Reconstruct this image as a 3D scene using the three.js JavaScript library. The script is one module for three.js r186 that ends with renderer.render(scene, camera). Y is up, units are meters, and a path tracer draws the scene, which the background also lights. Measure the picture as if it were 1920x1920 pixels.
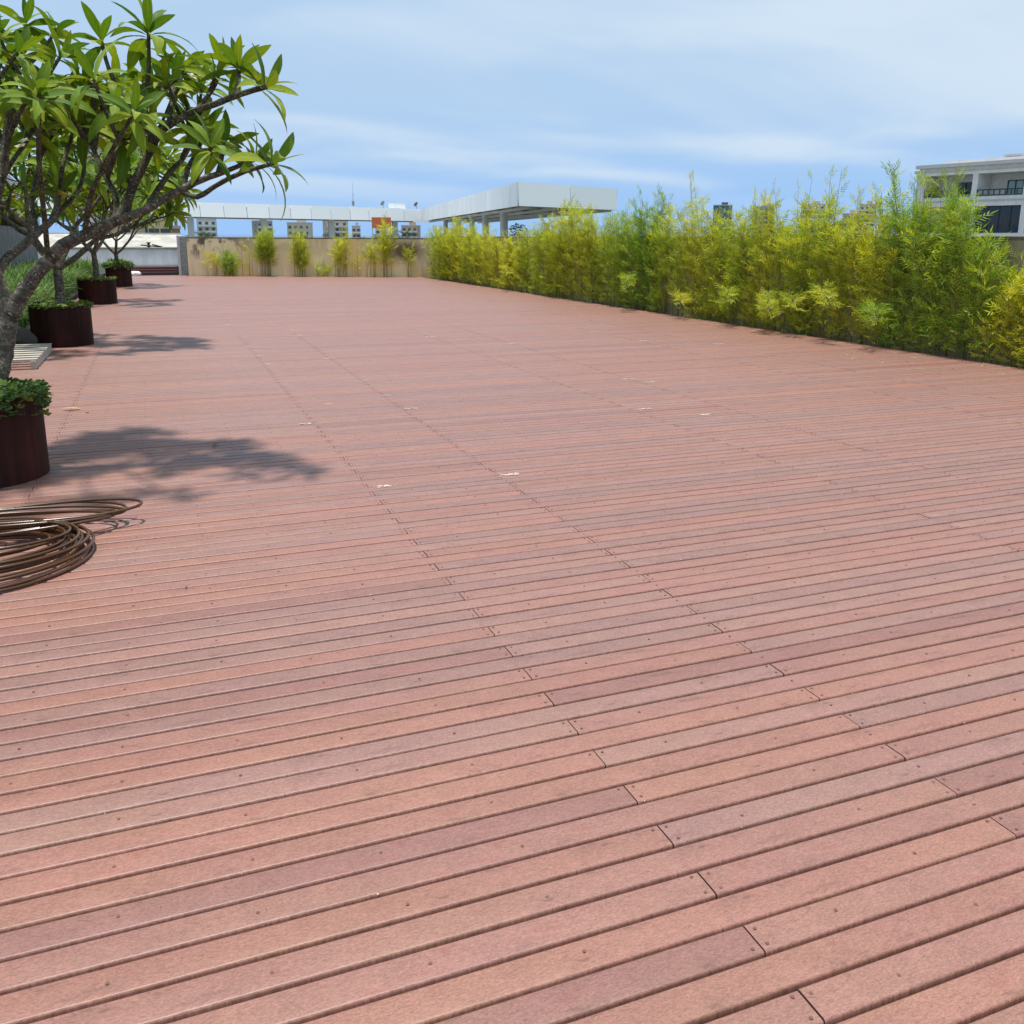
import * as THREE from 'three';
import { mergeGeometries, mergeVertices } from 'three/addons/utils/BufferGeometryUtils.js';
import { RoundedBoxGeometry } from 'three/addons/geometries/RoundedBoxGeometry.js';

// ---------------------------------------------------------------- camera, sky, sun, exposure
const scene = new THREE.Scene();
const camera = new THREE.PerspectiveCamera(65.741, 1, 0.1, 5000);
camera.matrixAutoUpdate = false;
camera.matrix.makeBasis(new THREE.Vector3(0.932434, 0.003998, 0.361318), new THREE.Vector3(0.076511, 0.975081, -0.208238), new THREE.Vector3(-0.353147, 0.221813, 0.908893)).setPosition(0, 1.626, 0);
camera.matrix.decompose(camera.position, camera.quaternion, camera.scale);
camera.setViewOffset(2180, 2180, 130, 260, 1920, 1920);
camera.updateProjectionMatrix();
const renderer = new THREE.WebGLRenderer({ antialias: true });
renderer.setSize(1024, 1024);
renderer.toneMapping = THREE.LinearToneMapping;
renderer.toneMappingExposure = 1.18;
renderer.shadowMap.enabled = true;
renderer.shadowMap.type = THREE.PCFSoftShadowMap;

const SUN_DIR = new THREE.Vector3(-0.04, 1, -0.03).normalize();
const sun = new THREE.DirectionalLight(new THREE.Color(1, 0.955, 0.88), 4.4);
sun.position.copy(SUN_DIR).multiplyScalar(120).add(new THREE.Vector3(4, 0, -25));
sun.target.position.set(4, 0, -25);
sun.castShadow = true;
sun.shadow.mapSize.set(4096, 4096);
Object.assign(sun.shadow.camera, { left: -90, right: 90, top: 90, bottom: -90, near: 1, far: 300 });
sun.shadow.radius = 6;
scene.add(sun, sun.target);

// ---------------------------------------------------------------- random numbers and noise
function rng(seed) { let s = seed | 0; return () => { s = (s + 0x6d2b79f5) | 0; let t = Math.imul(s ^ (s >>> 15), 1 | s); t = (t + Math.imul(t ^ (t >>> 7), 61 | t)) ^ t; return ((t ^ (t >>> 14)) >>> 0) / 4294967296; }; }
const hash = (x, y, s) => { let h = Math.imul(x, 374761393) ^ Math.imul(y, 668265263) ^ Math.imul(s, 982451653); h = Math.imul(h ^ (h >>> 13), 1274126177); return ((h ^ (h >>> 16)) >>> 0) / 4294967296; };
const fade = (t) => t * t * (3 - 2 * t);
const lerp = (a, b, t) => a + (b - a) * t, clamp = (x, a = 0, b = 1) => Math.min(b, Math.max(a, x)), sstep = (a, b, x) => fade(clamp((x - a) / (b - a)));
function vnoise(x, y, s = 0, wx = 0, wy = 0) {
  const ix = Math.floor(x), iy = Math.floor(y), fx = fade(x - ix), fy = fade(y - iy), m = (a, w) => (w ? ((a % w) + w) % w : a);
  const a = hash(m(ix, wx), m(iy, wy), s), b = hash(m(ix + 1, wx), m(iy, wy), s), c = hash(m(ix, wx), m(iy + 1, wy), s), d = hash(m(ix + 1, wx), m(iy + 1, wy), s);
  return lerp(lerp(a, b, fx), lerp(c, d, fx), fy);
}
function fbm(x, y, s, oct = 4, wx = 0, wy = 0) { let v = 0, a = 0.5, n = 0; for (let i = 0; i < oct; i++) { v += a * vnoise(x, y, s + i * 17, wx, wy); n += a; a *= 0.5; x *= 2; y *= 2; wx *= 2; wy *= 2; } return v / n; }

// ---------------------------------------------------------------- sky: pale blue air with thin veils of cloud
{
  const W = 2048, H = 1024, data = new Float32Array(W * H * 4);
  const low = [0.285, 0.485, 0.8], mid = [0.385, 0.54, 0.74], high = [0.32, 0.45, 0.67], cloud = [0.545, 0.655, 0.77];
  for (let r = 0; r < H; r++) {
    const el = ((r + 0.5) / H - 0.5) * Math.PI, y = Math.sin(el), deg = (el * 180) / Math.PI;
    for (let c = 0; c < W; c++) {
      const az = ((c + 0.5) / W - 0.5) * 2 * Math.PI, x = Math.cos(az) * Math.cos(el), z = Math.sin(az) * Math.cos(el), o = (r * W + c) * 4;
      const k = 1 / (Math.max(y, 0) + 0.1), px = x * k, pz = z * k;
      const wx = fbm(px * 0.5 + 7, pz * 0.5, 88, 3) * 1.6, n = fbm(px * 0.75 + 3.1 + wx, pz * 1.5 + 1.7 - wx, 5, 8), n2 = fbm(px * 0.2 + 9.2, pz * 0.34 + 4.4, 31, 4);
      let veil = sstep(0.4, 0.68, n * 0.6 + n2 * 0.48) * sstep(0.5, 5, deg) * 0.95;
      const t1 = sstep(0, 9, deg), t2 = sstep(12, 75, deg);
      for (let i = 0; i < 3; i++) {
        let v = lerp(lerp(low[i], mid[i], t1), high[i], t2);
        v = lerp(v, cloud[i] * (0.97 + 0.06 * n), veil);
        if (deg < 0) v = lerp(low[i], [0.2, 0.22, 0.22][i], sstep(0, -6, deg));
        data[o + i] = v;
      }
      data[o + 3] = 1;
    }
  }
  const t = new THREE.DataTexture(data, W, H, THREE.RGBAFormat, THREE.FloatType);
  t.mapping = THREE.EquirectangularReflectionMapping; t.magFilter = t.minFilter = THREE.LinearFilter; t.wrapS = THREE.RepeatWrapping; t.needsUpdate = true;
  scene.background = t; scene.environment = t;
}

// ---------------------------------------------------------------- helpers
const V = (x, y, z) => new THREE.Vector3(x, y, z);
const used = new Map();
function numbered(name) { const n = used.get(name) ?? 0; used.set(name, n + 1); return n ? `${name}_${String(n).padStart(3, '0')}` : name; }
function shadows(o) { o.castShadow = o.receiveShadow = true; return o; }
function tag(o, label, category, group, kind) { o.userData.label = label; if (category) o.userData.category = category; if (group) o.userData.group = group; if (kind) o.userData.kind = kind; return o; }
function thing(name, label, category, pos = [0, 0, 0], turn = 0, group) { const g = new THREE.Group(); g.name = numbered(name); g.position.set(...pos); g.rotation.y = turn; scene.add(g); return tag(g, label, category, group); }
function part(parent, name, geo, mat, pos) { const m = shadows(new THREE.Mesh(geo, mat)); m.name = name; if (pos) m.position.set(...pos); parent.add(m); return m; }
function solo(name, geo, mat, label, category, group) { const m = shadows(new THREE.Mesh(geo, mat)); m.name = numbered(name); scene.add(m); return tag(m, label, category, group); }
function structure(name, geo, mat, label) { const m = shadows(new THREE.Mesh(geo, mat)); m.name = name; m.userData = { kind: 'structure', label }; scene.add(m); return m; }
const lin = (r, g, b) => new THREE.Color().setRGB(r, g, b);
const std = (color, roughness = 0.85, extra = {}) => new THREE.MeshStandardMaterial({ color, roughness, metalness: 0, ...extra });
const merge = (list) => { const m = mergeGeometries(list.map((g) => (g.index ? g.toNonIndexed() : g)), false); return m; };
const boxCache = new Map();
function box(w, h, d, x = 0, y = 0, z = 0) { const g = new THREE.BoxGeometry(w, h, d); g.translate(x, y, z); return g; }
function unitBox(w, h, d) { const k = [w, h, d].map((v) => v.toFixed(3)).join(); if (!boxCache.has(k)) boxCache.set(k, new THREE.BoxGeometry(w, h, d)); return boxCache.get(k); }
const rbox = (w, h, d, r = 0.01, s = 1) => new RoundedBoxGeometry(w, h, d, s, Math.min(r, w / 2.1, h / 2.1, d / 2.1));
function boxUV(g, s = 1) { // uv in metres from the dominant normal
  const p = g.attributes.position, n = g.attributes.normal, uv = new Float32Array(p.count * 2);
  for (let i = 0; i < p.count; i++) {
    const ax = Math.abs(n.getX(i)), ay = Math.abs(n.getY(i)), az = Math.abs(n.getZ(i));
    const [u, v] = ay > ax && ay > az ? [p.getX(i), p.getZ(i)] : ax > az ? [p.getZ(i), p.getY(i)] : [p.getX(i), p.getY(i)];
    uv[2 * i] = u * s; uv[2 * i + 1] = v * s;
  }
  g.setAttribute('uv', new THREE.BufferAttribute(uv, 2)); return g;
}
function noiseTexture(W, H, f, srgb = true) { // f(u, v) -> [r, g, b] 0..1
  const d = new Uint8Array(W * H * 4);
  for (let y = 0; y < H; y++) for (let x = 0; x < W; x++) { const c = f(x / W, y / H), o = (y * W + x) * 4; for (let i = 0; i < 3; i++) d[o + i] = clamp(c[i]) * 255; d[o + 3] = 255; }
  const t = new THREE.DataTexture(d, W, H); t.wrapS = t.wrapT = THREE.RepeatWrapping; t.magFilter = THREE.LinearFilter; t.minFilter = THREE.LinearMipmapLinearFilter; t.generateMipmaps = true;
  if (srgb) t.colorSpace = THREE.SRGBColorSpace; t.needsUpdate = true; return t;
}
function repeated(t, u, v) { const c = t.clone(); c.repeat.set(u, v); c.needsUpdate = true; return c; }
// tapered tube through points; radii per point
function limb(points, r0, r1, { sides = 7, step = 0.07, rough = 0.06, seed = 1, cap = true } = {}) {
  const curve = new THREE.CatmullRomCurve3(points, false, 'centripetal'), len = curve.getLength(), n = Math.max(2, Math.ceil(len / step)), fr = curve.computeFrenetFrames(n, false), R = rng(seed);
  const pos = [], uv = [], idx = [];
  for (let i = 0; i <= n; i++) {
    const t = i / n, p = curve.getPointAt(t), r = lerp(r0, r1, t);
    for (let j = 0; j <= sides; j++) {
      const a = (j % sides) / sides * Math.PI * 2, k = r * (1 + (hash(i, j % sides, seed) - 0.5) * 2 * rough);
      const v = p.clone().addScaledVector(fr.normals[i], Math.cos(a) * k).addScaledVector(fr.binormals[i], Math.sin(a) * k);
      pos.push(v.x, v.y, v.z); uv.push(j / sides * Math.max(1, Math.round(r0 * 2 * Math.PI / 0.15)) * 0.5, t * len * 2);
    }
  }
  for (let i = 0; i < n; i++) for (let j = 0; j < sides; j++) { const a = i * (sides + 1) + j, b = a + sides + 1; idx.push(a, b, a + 1, b, b + 1, a + 1); }
  if (cap) { const c = pos.length / 3, p = curve.getPointAt(1); pos.push(p.x, p.y, p.z); uv.push(0, len); for (let j = 0; j < sides; j++) idx.push(n * (sides + 1) + j, c, n * (sides + 1) + j + 1); }
  const g = new THREE.BufferGeometry();
  g.setAttribute('position', new THREE.Float32BufferAttribute(pos, 3)); g.setAttribute('uv', new THREE.Float32BufferAttribute(uv, 2)); g.setIndex(idx); g.computeVertexNormals();
  return g;
}
const inView = (() => { // share of the frame in which something shows: largest first
  const m = new THREE.Matrix4().copy(camera.matrix).invert(), P = camera.projectionMatrix, v = new THREE.Vector3();
  return (x, y, z, margin = 1.05) => { v.set(x, y, z).applyMatrix4(m); if (v.z > -0.2) return 0; const d = -v.z; v.applyMatrix4(P); return Math.abs(v.x) < margin && Math.abs(v.y) < margin ? 1 / d : 0; };
})();

// ---------------------------------------------------------------- materials shared by the setting
const concreteTex = noiseTexture(512, 512, (u, v) => { const n = fbm(u * 8, v * 8, 3, 6, 8, 8), m = fbm(u * 64, v * 64, 8, 2, 64, 64), k = 0.8 + (n - 0.5) * 0.32 + (m - 0.5) * 0.12; return [k, k, k * 0.985]; });
const plasterTex = noiseTexture(512, 512, (u, v) => { const n = fbm(u * 5, v * 5, 13, 5, 5, 5), d = fbm(u * 40, v * 4, 23, 4, 40, 4), k = 0.88 + (n - 0.5) * 0.14 + (d - 0.5) * 0.1; return [k, k, k]; });
const concrete = (c, r = 0.9, s = 0.5) => std(c, r, { map: repeated(concreteTex, s, s), bumpMap: repeated(concreteTex, s, s), bumpScale: 0.004 });

// ---------------------------------------------------------------- ground, slabs
{
  const g = new THREE.CircleGeometry(3500, 96); g.rotateX(-Math.PI / 2);
  const m = structure('ground', g, std(lin(0.16, 0.17, 0.12), 1), 'town ground far below the terrace'); m.position.y = -9;
  structure('terrace_slab', boxUV(box(17.2, 0.6, 56, 2.5, -0.46, -23)), concrete(lin(0.02, 0.016, 0.014)), 'dark slab under the deck boards');
  structure('neighbour_roof', boxUV(box(80, 0.5, 74, 8, -0.45, -88.5)), concrete(lin(0.62, 0.61, 0.58)), 'pale concrete roof beyond the back wall');  // unseen behind the wall; colour raised to bounce light onto the canopy
}

// ---------------------------------------------------------------- timber deck
const DECK = { p: 0.10230, z0: -2.9787, width: 0.0918, right: 10.4, left: -2.05, thick: 0.032 };
const backWall = { a: V(1.25, 0, -41.4), b: V(11.0, 0, -37.42) };
{
  // wood-fibre board: fine scratchy grain, laid out in metres: 1.5 m along, 0.375 m across
  const W = 2048, H = 512, cv = document.createElement('canvas'); cv.width = W; cv.height = H;
  const x = cv.getContext('2d'), R = rng(77);
  const base = x.createImageData(W, H);
  for (let j = 0; j < H; j++) for (let i = 0; i < W; i++) {
    const n = fbm(i / W * 12, j / H * 6, 41, 5, 12, 6) - 0.5, m = fbm(i / W * 300, j / H * 150, 51, 2, 300, 150) - 0.5, w = fbm(i / W * 5, j / H * 4, 61, 3, 5, 4) - 0.5, o = (j * W + i) * 4;
    base.data[o] = 205 + n * 22 + m * 50; base.data[o + 1] = 205 + n * 24 + m * 54 + w * 8; base.data[o + 2] = 205 + n * 24 + m * 54 - w * 10; base.data[o + 3] = 255;
  }
  x.putImageData(base, 0, 0);
  for (let k = 0; k < 42000; k++) {
    const px = R() * W, py = R() * H, l = 5 + R() * R() * 46, a = (R() - 0.5) * (R() < 0.2 ? 1.5 : 0.55), bright = R() < 0.48, al = 0.06 + R() * 0.17;
    x.strokeStyle = bright ? `rgba(255,243,232,${al})` : `rgba(96,70,66,${al})`; x.lineWidth = 0.6 + R() * 0.9;
    const dx = Math.cos(a) * l, dy = Math.sin(a) * l, cxx = dx / 2 + (R() - 0.5) * 8, cyy = dy / 2 + (R() - 0.5) * 6;
    for (const ox of [0, -W]) for (const oy of [0, -H]) { if ((ox && px + l < W) || (oy && py + 30 < H)) continue; x.beginPath(); x.moveTo(px + ox, py + oy); x.quadraticCurveTo(px + ox + cxx, py + oy + cyy, px + ox + dx, py + oy + dy); x.stroke(); }
  }
  for (let k = 0; k < 70; k++) { // scuffs, specks and damp marks
    const px = 40 + R() * (W - 80), py = 20 + R() * (H - 40), kind = R();
    if (kind < 0.35) { x.strokeStyle = `rgba(70,40,36,${0.2 + R() * 0.3})`; x.lineWidth = 0.8 + R() * 1.2; x.beginPath(); x.moveTo(px, py); x.lineTo(px + (R() - 0.5) * 90, py + (R() - 0.5) * 50); x.stroke(); }
    else if (kind < 0.6) { x.fillStyle = `rgba(255,240,225,${0.2 + R() * 0.4})`; x.beginPath(); x.arc(px, py, 0.8 + R() * 1.8, 0, 6.3); x.fill(); }
    else { const red = R() < 0.5; for (let q = 0; q < 60; q++) { const a = R() * 6.28, d = R() * 60; x.fillStyle = red ? `rgba(190,110,80,0.022)` : `rgba(96,84,88,0.035)`; x.beginPath(); x.ellipse(px + Math.cos(a) * d * 1.8, py + Math.sin(a) * d * 0.5, 6 + R() * 16, 3 + R() * 6, 0, 0, 6.3); x.fill(); } }
  }
  const img = x.getImageData(0, 0, W, H).data; let avg = [0, 0, 0];
  for (let i = 0; i < img.length; i += 4) for (let c = 0; c < 3; c++) avg[c] += Math.pow(img[i + c] / 255, 2.2);
  avg = avg.map((v) => v / (W * H));
  const map = new THREE.CanvasTexture(cv); map.colorSpace = THREE.SRGBColorSpace; map.wrapS = map.wrapT = THREE.RepeatWrapping;
  const bump = new THREE.CanvasTexture(cv); bump.wrapS = bump.wrapT = THREE.RepeatWrapping;
  const R2 = rng(5);
  const tones = []; // what each board is dyed: brick pink, some greyer, some more orange, some deeper
  for (let i = 0; i < 18; i++) {
    const k = 0.93 + R2() * 0.14, kind = R2(); let c = [0.262, 0.128, 0.096];
    if (kind < 0.25) c = [0.246, 0.131, 0.105]; else if (kind < 0.4) c = [0.27, 0.128, 0.092]; else if (kind < 0.55) c = [0.225, 0.108, 0.085]; else if (kind < 0.7) c = [0.285, 0.148, 0.114];
    tones.push(c.map((v, q) => (v * k) / avg[q]));
  }
  const look = { roughness: 0.48, map, bumpMap: bump, bumpScale: 0.0007, metalness: 0 };
  const mats = tones.map((c) => new THREE.MeshStandardMaterial({ color: lin(...c), ...look }));
  const restMat = new THREE.MeshStandardMaterial({ color: 0xffffff, vertexColors: true, ...look });
  const geoCache = new Map();
  function plank(len, variant) { // eased long edges; lies along x with its top at y = 0
    const key = len.toFixed(3) + '/' + variant; if (geoCache.has(key)) return geoCache.get(key);
    const w = DECK.width / 2, t = DECK.thick, r = 0.0065, prof = [[-w, -t], [-w, -r], [-w + r * 0.3, -r * 0.3], [-w + r, 0], [w - r, 0], [w - r * 0.3, -r * 0.3], [w, -r], [w, -t]];
    const pos = [], uv = [], nor = [], idx = [], off = rng(900 + variant * 13 + Math.round(len * 10)), u0 = off() * 1.5, v0 = Math.floor(off() * 4) * 0.094 + 0.047;
    const ns = [[0, 0, -1], [0, 0.25, -0.97], [0, 0.707, -0.707], [0, 1, -0.1], [0, 1, 0.1], [0, 0.707, 0.707], [0, 0.25, 0.97], [0, 0, 1]];
    for (let s = 0; s < 2; s++) prof.forEach(([z, y], i) => { const xx = (s - 0.5) * len; pos.push(xx, y, z); nor.push(...ns[i]); uv.push((xx + u0) / 1.5, (z + v0) / 0.375); });
    for (let i = 0; i < 7; i++) { const a = i, b = i + 8; idx.push(a, a + 1, b, b, a + 1, b + 1); }
    for (let s = 0; s < 2; s++) { const b0 = pos.length / 3, xx = (s - 0.5) * len; prof.forEach(([z, y]) => { pos.push(xx, y, z); nor.push(s ? 1 : -1, 0, 0); uv.push((y + u0) / 1.5, (z + v0) / 0.375); }); for (let i = 1; i < 7; i++) s ? idx.push(b0, b0 + i, b0 + i + 1) : idx.push(b0, b0 + i + 1, b0 + i); }
    const g = new THREE.BufferGeometry(); g.setAttribute('position', new THREE.Float32BufferAttribute(pos, 3)); g.setAttribute('normal', new THREE.Float32BufferAttribute(nor, 3)); g.setAttribute('uv', new THREE.Float32BufferAttribute(uv, 2)); g.setIndex(idx);
    geoCache.set(key, g); return g;
  }
  const deck = new THREE.Group(); deck.name = 'deck'; deck.userData = { kind: 'structure', label: 'red-brown wood deck of long narrow boards across the terrace' }; scene.add(deck);
  const boards = [], screws = [], Rb = rng(2024), wd = backWall.b.clone().sub(backWall.a);
  const joists = [0.25, 0.593, 0.919, 1.25, 1.575, 1.915, 2.25, 2.6];
  for (let n = 44; n > -384; n--) {
    const z = DECK.z0 + (n + 0.5) * DECK.p, even = ((n % 2) + 2) % 2 === 0, first = (even ? 1.205 : 2.124) - 6;
    let right = DECK.right, leftEnd = DECK.left;
    if (z < backWall.b.z) right = Math.min(right, backWall.a.x + (z - backWall.a.z) / wd.z * wd.x - 0.1);
    if (z < backWall.a.z - 0.3) right = 1.1;
    if (right < leftEnd + 0.3) continue;
    for (let k = 0; k < 6; k++) {
      const a = Math.max(leftEnd, first + k * 3 + 0.0022), b = Math.min(right, first + (k + 1) * 3 - 0.0022);
      if (b - a < 0.03) continue;
      boards.push({ x: (a + b) / 2, z: z + (Rb() - 0.5) * 0.004, y: (Rb() - 0.5) * 0.0022, len: b - a, tone: Math.floor(Rb() * tones.length), v: Math.floor(Rb() * 10), turn: (Rb() - 0.5) * 0.0006 });
      if (z > -16 && z < 0) {
        for (const [e, s] of [[a, 1], [b, -1]]) if (Math.abs(e - leftEnd) > 0.01 && Math.abs(e - right) > 0.01) for (const f of [-0.028, 0.028]) if (Rb() < 0.93) screws.push([e + s * (0.018 + Rb() * 0.006), z + f + (Rb() - 0.5) * 0.008]);
        joists.forEach((jo, ji) => { const sx = 1.205 + jo + Math.floor((a - 1.205 - jo) / 3 + 1) * 3; if (((ji + n) & 1) === 0 && sx > a + 0.08 && sx < b - 0.08 && Rb() < 0.9) screws.push([sx + (Rb() - 0.5) * 0.02, z + (Rb() - 0.5) * 0.014]); });
      }
    }
  }
  for (const b of boards) { b.show = 0; for (let i = 0; i <= 6; i++) b.show = Math.max(b.show, inView(b.x + (i / 6 - 0.5) * b.len, 0, b.z)); }
  boards.sort((a, b) => b.show - a.show);
  boards.slice(0, 300).forEach((b) => { const m = part(deck, numbered('plank'), plank(b.len, b.v), mats[b.tone], [b.x, b.y, b.z]); m.rotation.y = b.turn; });
  const rest = boards.slice(300).map((b) => {
    const g = plank(b.len, b.v).clone().translate(b.x, b.y, b.z), c = new Float32Array(g.attributes.position.count * 3);
    for (let i = 0; i < c.length; i++) c[i] = tones[b.tone][i % 3];
    g.setAttribute('color', new THREE.BufferAttribute(c, 3)); return g;
  });
  const more = part(deck, 'planks', mergeGeometries(rest), restMat); more.userData = { kind: 'stuff', label: 'the many farther deck boards' };
  const disc = new THREE.CylinderGeometry(0.0044, 0.0048, 0.0012, 9); disc.translate(0, 0.0007, 0);
  const sm = part(deck, 'screw_heads', merge(screws.map(([sx, sz]) => disc.clone().translate(sx, 0.0008, sz))), std(lin(0.15, 0.07, 0.055), 0.8)); sm.userData = { kind: 'stuff', label: 'small brown screw heads along the boards' };
  { // pale grit and flakes caught along the gaps
    const Rg = rng(91), list = [], bit = new THREE.TetrahedronGeometry(0.0032, 0);
    for (let k = 0; k < 260; k++) { const n = Math.floor(-70 + Rg() * 92), gz = DECK.z0 + n * DECK.p + (Rg() - 0.5) * 0.012, gx = -1 + Rg() * 6.5, f = 0.4 + Rg() * Rg() * 0.9; list.push(bit.clone().scale(f * 1.6, f * 0.6, f).rotateY(Rg() * 6).translate(gx, 0.001, gz)); }
    const gm = part(deck, 'grit', merge(list), std(lin(0.62, 0.55, 0.48), 0.9)); gm.userData = { kind: 'stuff', label: 'pale grit caught in the board gaps' };
  }
  // splashes of pale filler beside board ends
  const spotMat = std(lin(0.66, 0.56, 0.48), 0.9), Rs = rng(19);
  const spots = [[1.32, -5.72, 0.05], [2.2, -5.72, 0.06], [4.35, -7.6, 0.05], [5.1, -9.35, 0.06], [5.22, -9.05, 0.05], [4.75, -7.15, 0.05], [1.5, -8.9, 0.04], [1.15, -8.0, 0.05], [2.15, -9.2, 0.04], [2.2, -8.4, 0.05], [1.28, -12.1, 0.05], [1.24, -13.0, 0.04], [1.25, -13.6, 0.05], [1.22, -14.2, 0.05], [2.1, -12.4, 0.06], [2.1, -15.5, 0.05], [2.14, -16.5, 0.05], [4.2, -14.6, 0.07], [4.23, -15.2, 0.06], [5.1, -13.2, 0.06], [5.3, -16.6, 0.05], [8.2, -12.1, 0.07], [7.3, -12.9, 0.06], [7.2, -14.5, 0.07], [2.05, -18.2, 0.06], [1.2, -17.9, 0.06]];
  for (const [sx, sz, sr] of spots) {
    const list = [];
    for (let k = 0; k < 16; k++) { const rr = sr * (0.06 + Rs() * 0.2), g = new THREE.CircleGeometry(rr, 7), p = g.attributes.position; for (let i = 1; i < p.count; i++) { const f = 0.55 + Rs() * 0.7; p.setXY(i, p.getX(i) * f * 1.6, p.getY(i) * f * 0.7); } p.setXY(p.count - 1, p.getX(1), p.getY(1)); g.rotateX(-Math.PI / 2); list.push(g.translate(sx + (Rs() - 0.5) * sr * 2.6, 0.0021 + k * 0.0002, sz + (Rs() - 0.5) * sr * 0.9)); }
    part(deck, numbered('filler_spot'), merge(list), spotMat);
  }
}

// ---------------------------------------------------------------- walls round the deck
const mould = (x, y) => fbm(x, y, 71, 5);
{
  // back wall: warm old render with runs of dirt and patches of mould
  const len = backWall.a.distanceTo(backWall.b), h = 1.66;
  const tex = noiseTexture(1024, 256, (u, v) => {
    const X = u * len, Y = v * h; let n = fbm(X * 1.3, Y * 1.3, 5, 5) - 0.5, run = fbm(X * 9, Y * 0.7, 9, 4) - 0.5, fine = fbm(X * 22, Y * 22, 15, 3) - 0.5;
    const warm = sstep(0.45, 0.7, fbm(X * 0.5 + 2, Y * 0.6, 44, 3));
    let c = [0.96, 0.89, 0.72].map((b, i) => b + n * 0.12 + run * 0.13 + fine * 0.06 - warm * [0, 0.035, 0.12][i]);
    const m = sstep(0.36, 0.56, mould(X * 3.1, Y * 2.3)) * (sstep(0.75, 1.35, Y + run * 0.9) * (Math.exp(-(((X - 1.1) / 0.95) ** 2)) + 0.12) + Math.exp(-(((X - 9.3) / 0.55) ** 2) - ((Y - 1.15) / 0.35) ** 2) * 1.1);
    const k = clamp(m * 1.1, 0, 0.85); return c.map((v2, i) => lerp(v2, [0.36, 0.32, 0.26][i], k));
  });
  tex.wrapS = tex.wrapT = THREE.ClampToEdgeWrapping;
  const w = thing('back_wall', 'low sand-coloured rendered wall with mould stains closing the far end', 'wall', backWall.a.toArray(), -Math.atan2(backWall.b.z - backWall.a.z, backWall.b.x - backWall.a.x));
  const g = box(len, h, 0.18, len / 2, h / 2 - 0.1, -0.09), p = g.attributes.position, uv = g.attributes.uv;
  for (let i = 0; i < p.count; i++) uv.setXY(i, p.getX(i) / len, (p.getY(i) + 0.1) / h);
  part(w, 'render', g, std(0xffffff, 0.92, { map: tex }));
  part(w, 'coping', boxUV(rbox(len, 0.045, 0.22, 0.008)), concrete(lin(0.23, 0.2, 0.17)), [len / 2, h - 0.075, -0.09]);
  // right wall
  const t2 = noiseTexture(1024, 64, (u, v) => {
    const X = u * 40, Y = v * 1.7; const n = fbm(X * 1.1, Y * 1.3, 105, 5) - 0.5, run = fbm(X * 7, Y * 0.6, 109, 4) - 0.5;
    return [0.62 + n * 0.2 + run * 0.2, 0.575 + n * 0.2 + run * 0.2, 0.49 + n * 0.18 + run * 0.17];
  });
  const rw = thing('right_wall', 'long grey-beige rendered wall behind the bamboo on the right', 'wall', [10.93, 0, 3]);
  const L = 40.5, g2 = box(0.16, 1.92, L, 0.08, 0.68, -L / 2), p2 = g2.attributes.position, uv2 = g2.attributes.uv;
  for (let i = 0; i < p2.count; i++) uv2.setXY(i, -p2.getZ(i) / 40, (p2.getY(i) + 0.3) / 2);
  part(rw, 'render', g2, std(0xffffff, 0.92, { map: t2 }));
  part(rw, 'coping', boxUV(rbox(0.2, 0.04, L, 0.008)), concrete(lin(0.23, 0.2, 0.17)), [0.08, 1.658, -L / 2]);
  structure('planting_strip', boxUV(box(0.5, 0.5, 40, 10.67, -0.36, -17.4)), std(lin(0.035, 0.026, 0.018), 1, { map: repeated(concreteTex, 1.5, 1.5), bumpMap: repeated(concreteTex, 3, 3), bumpScale: 0.03 }), 'dark soil strip along the right wall');
}

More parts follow.
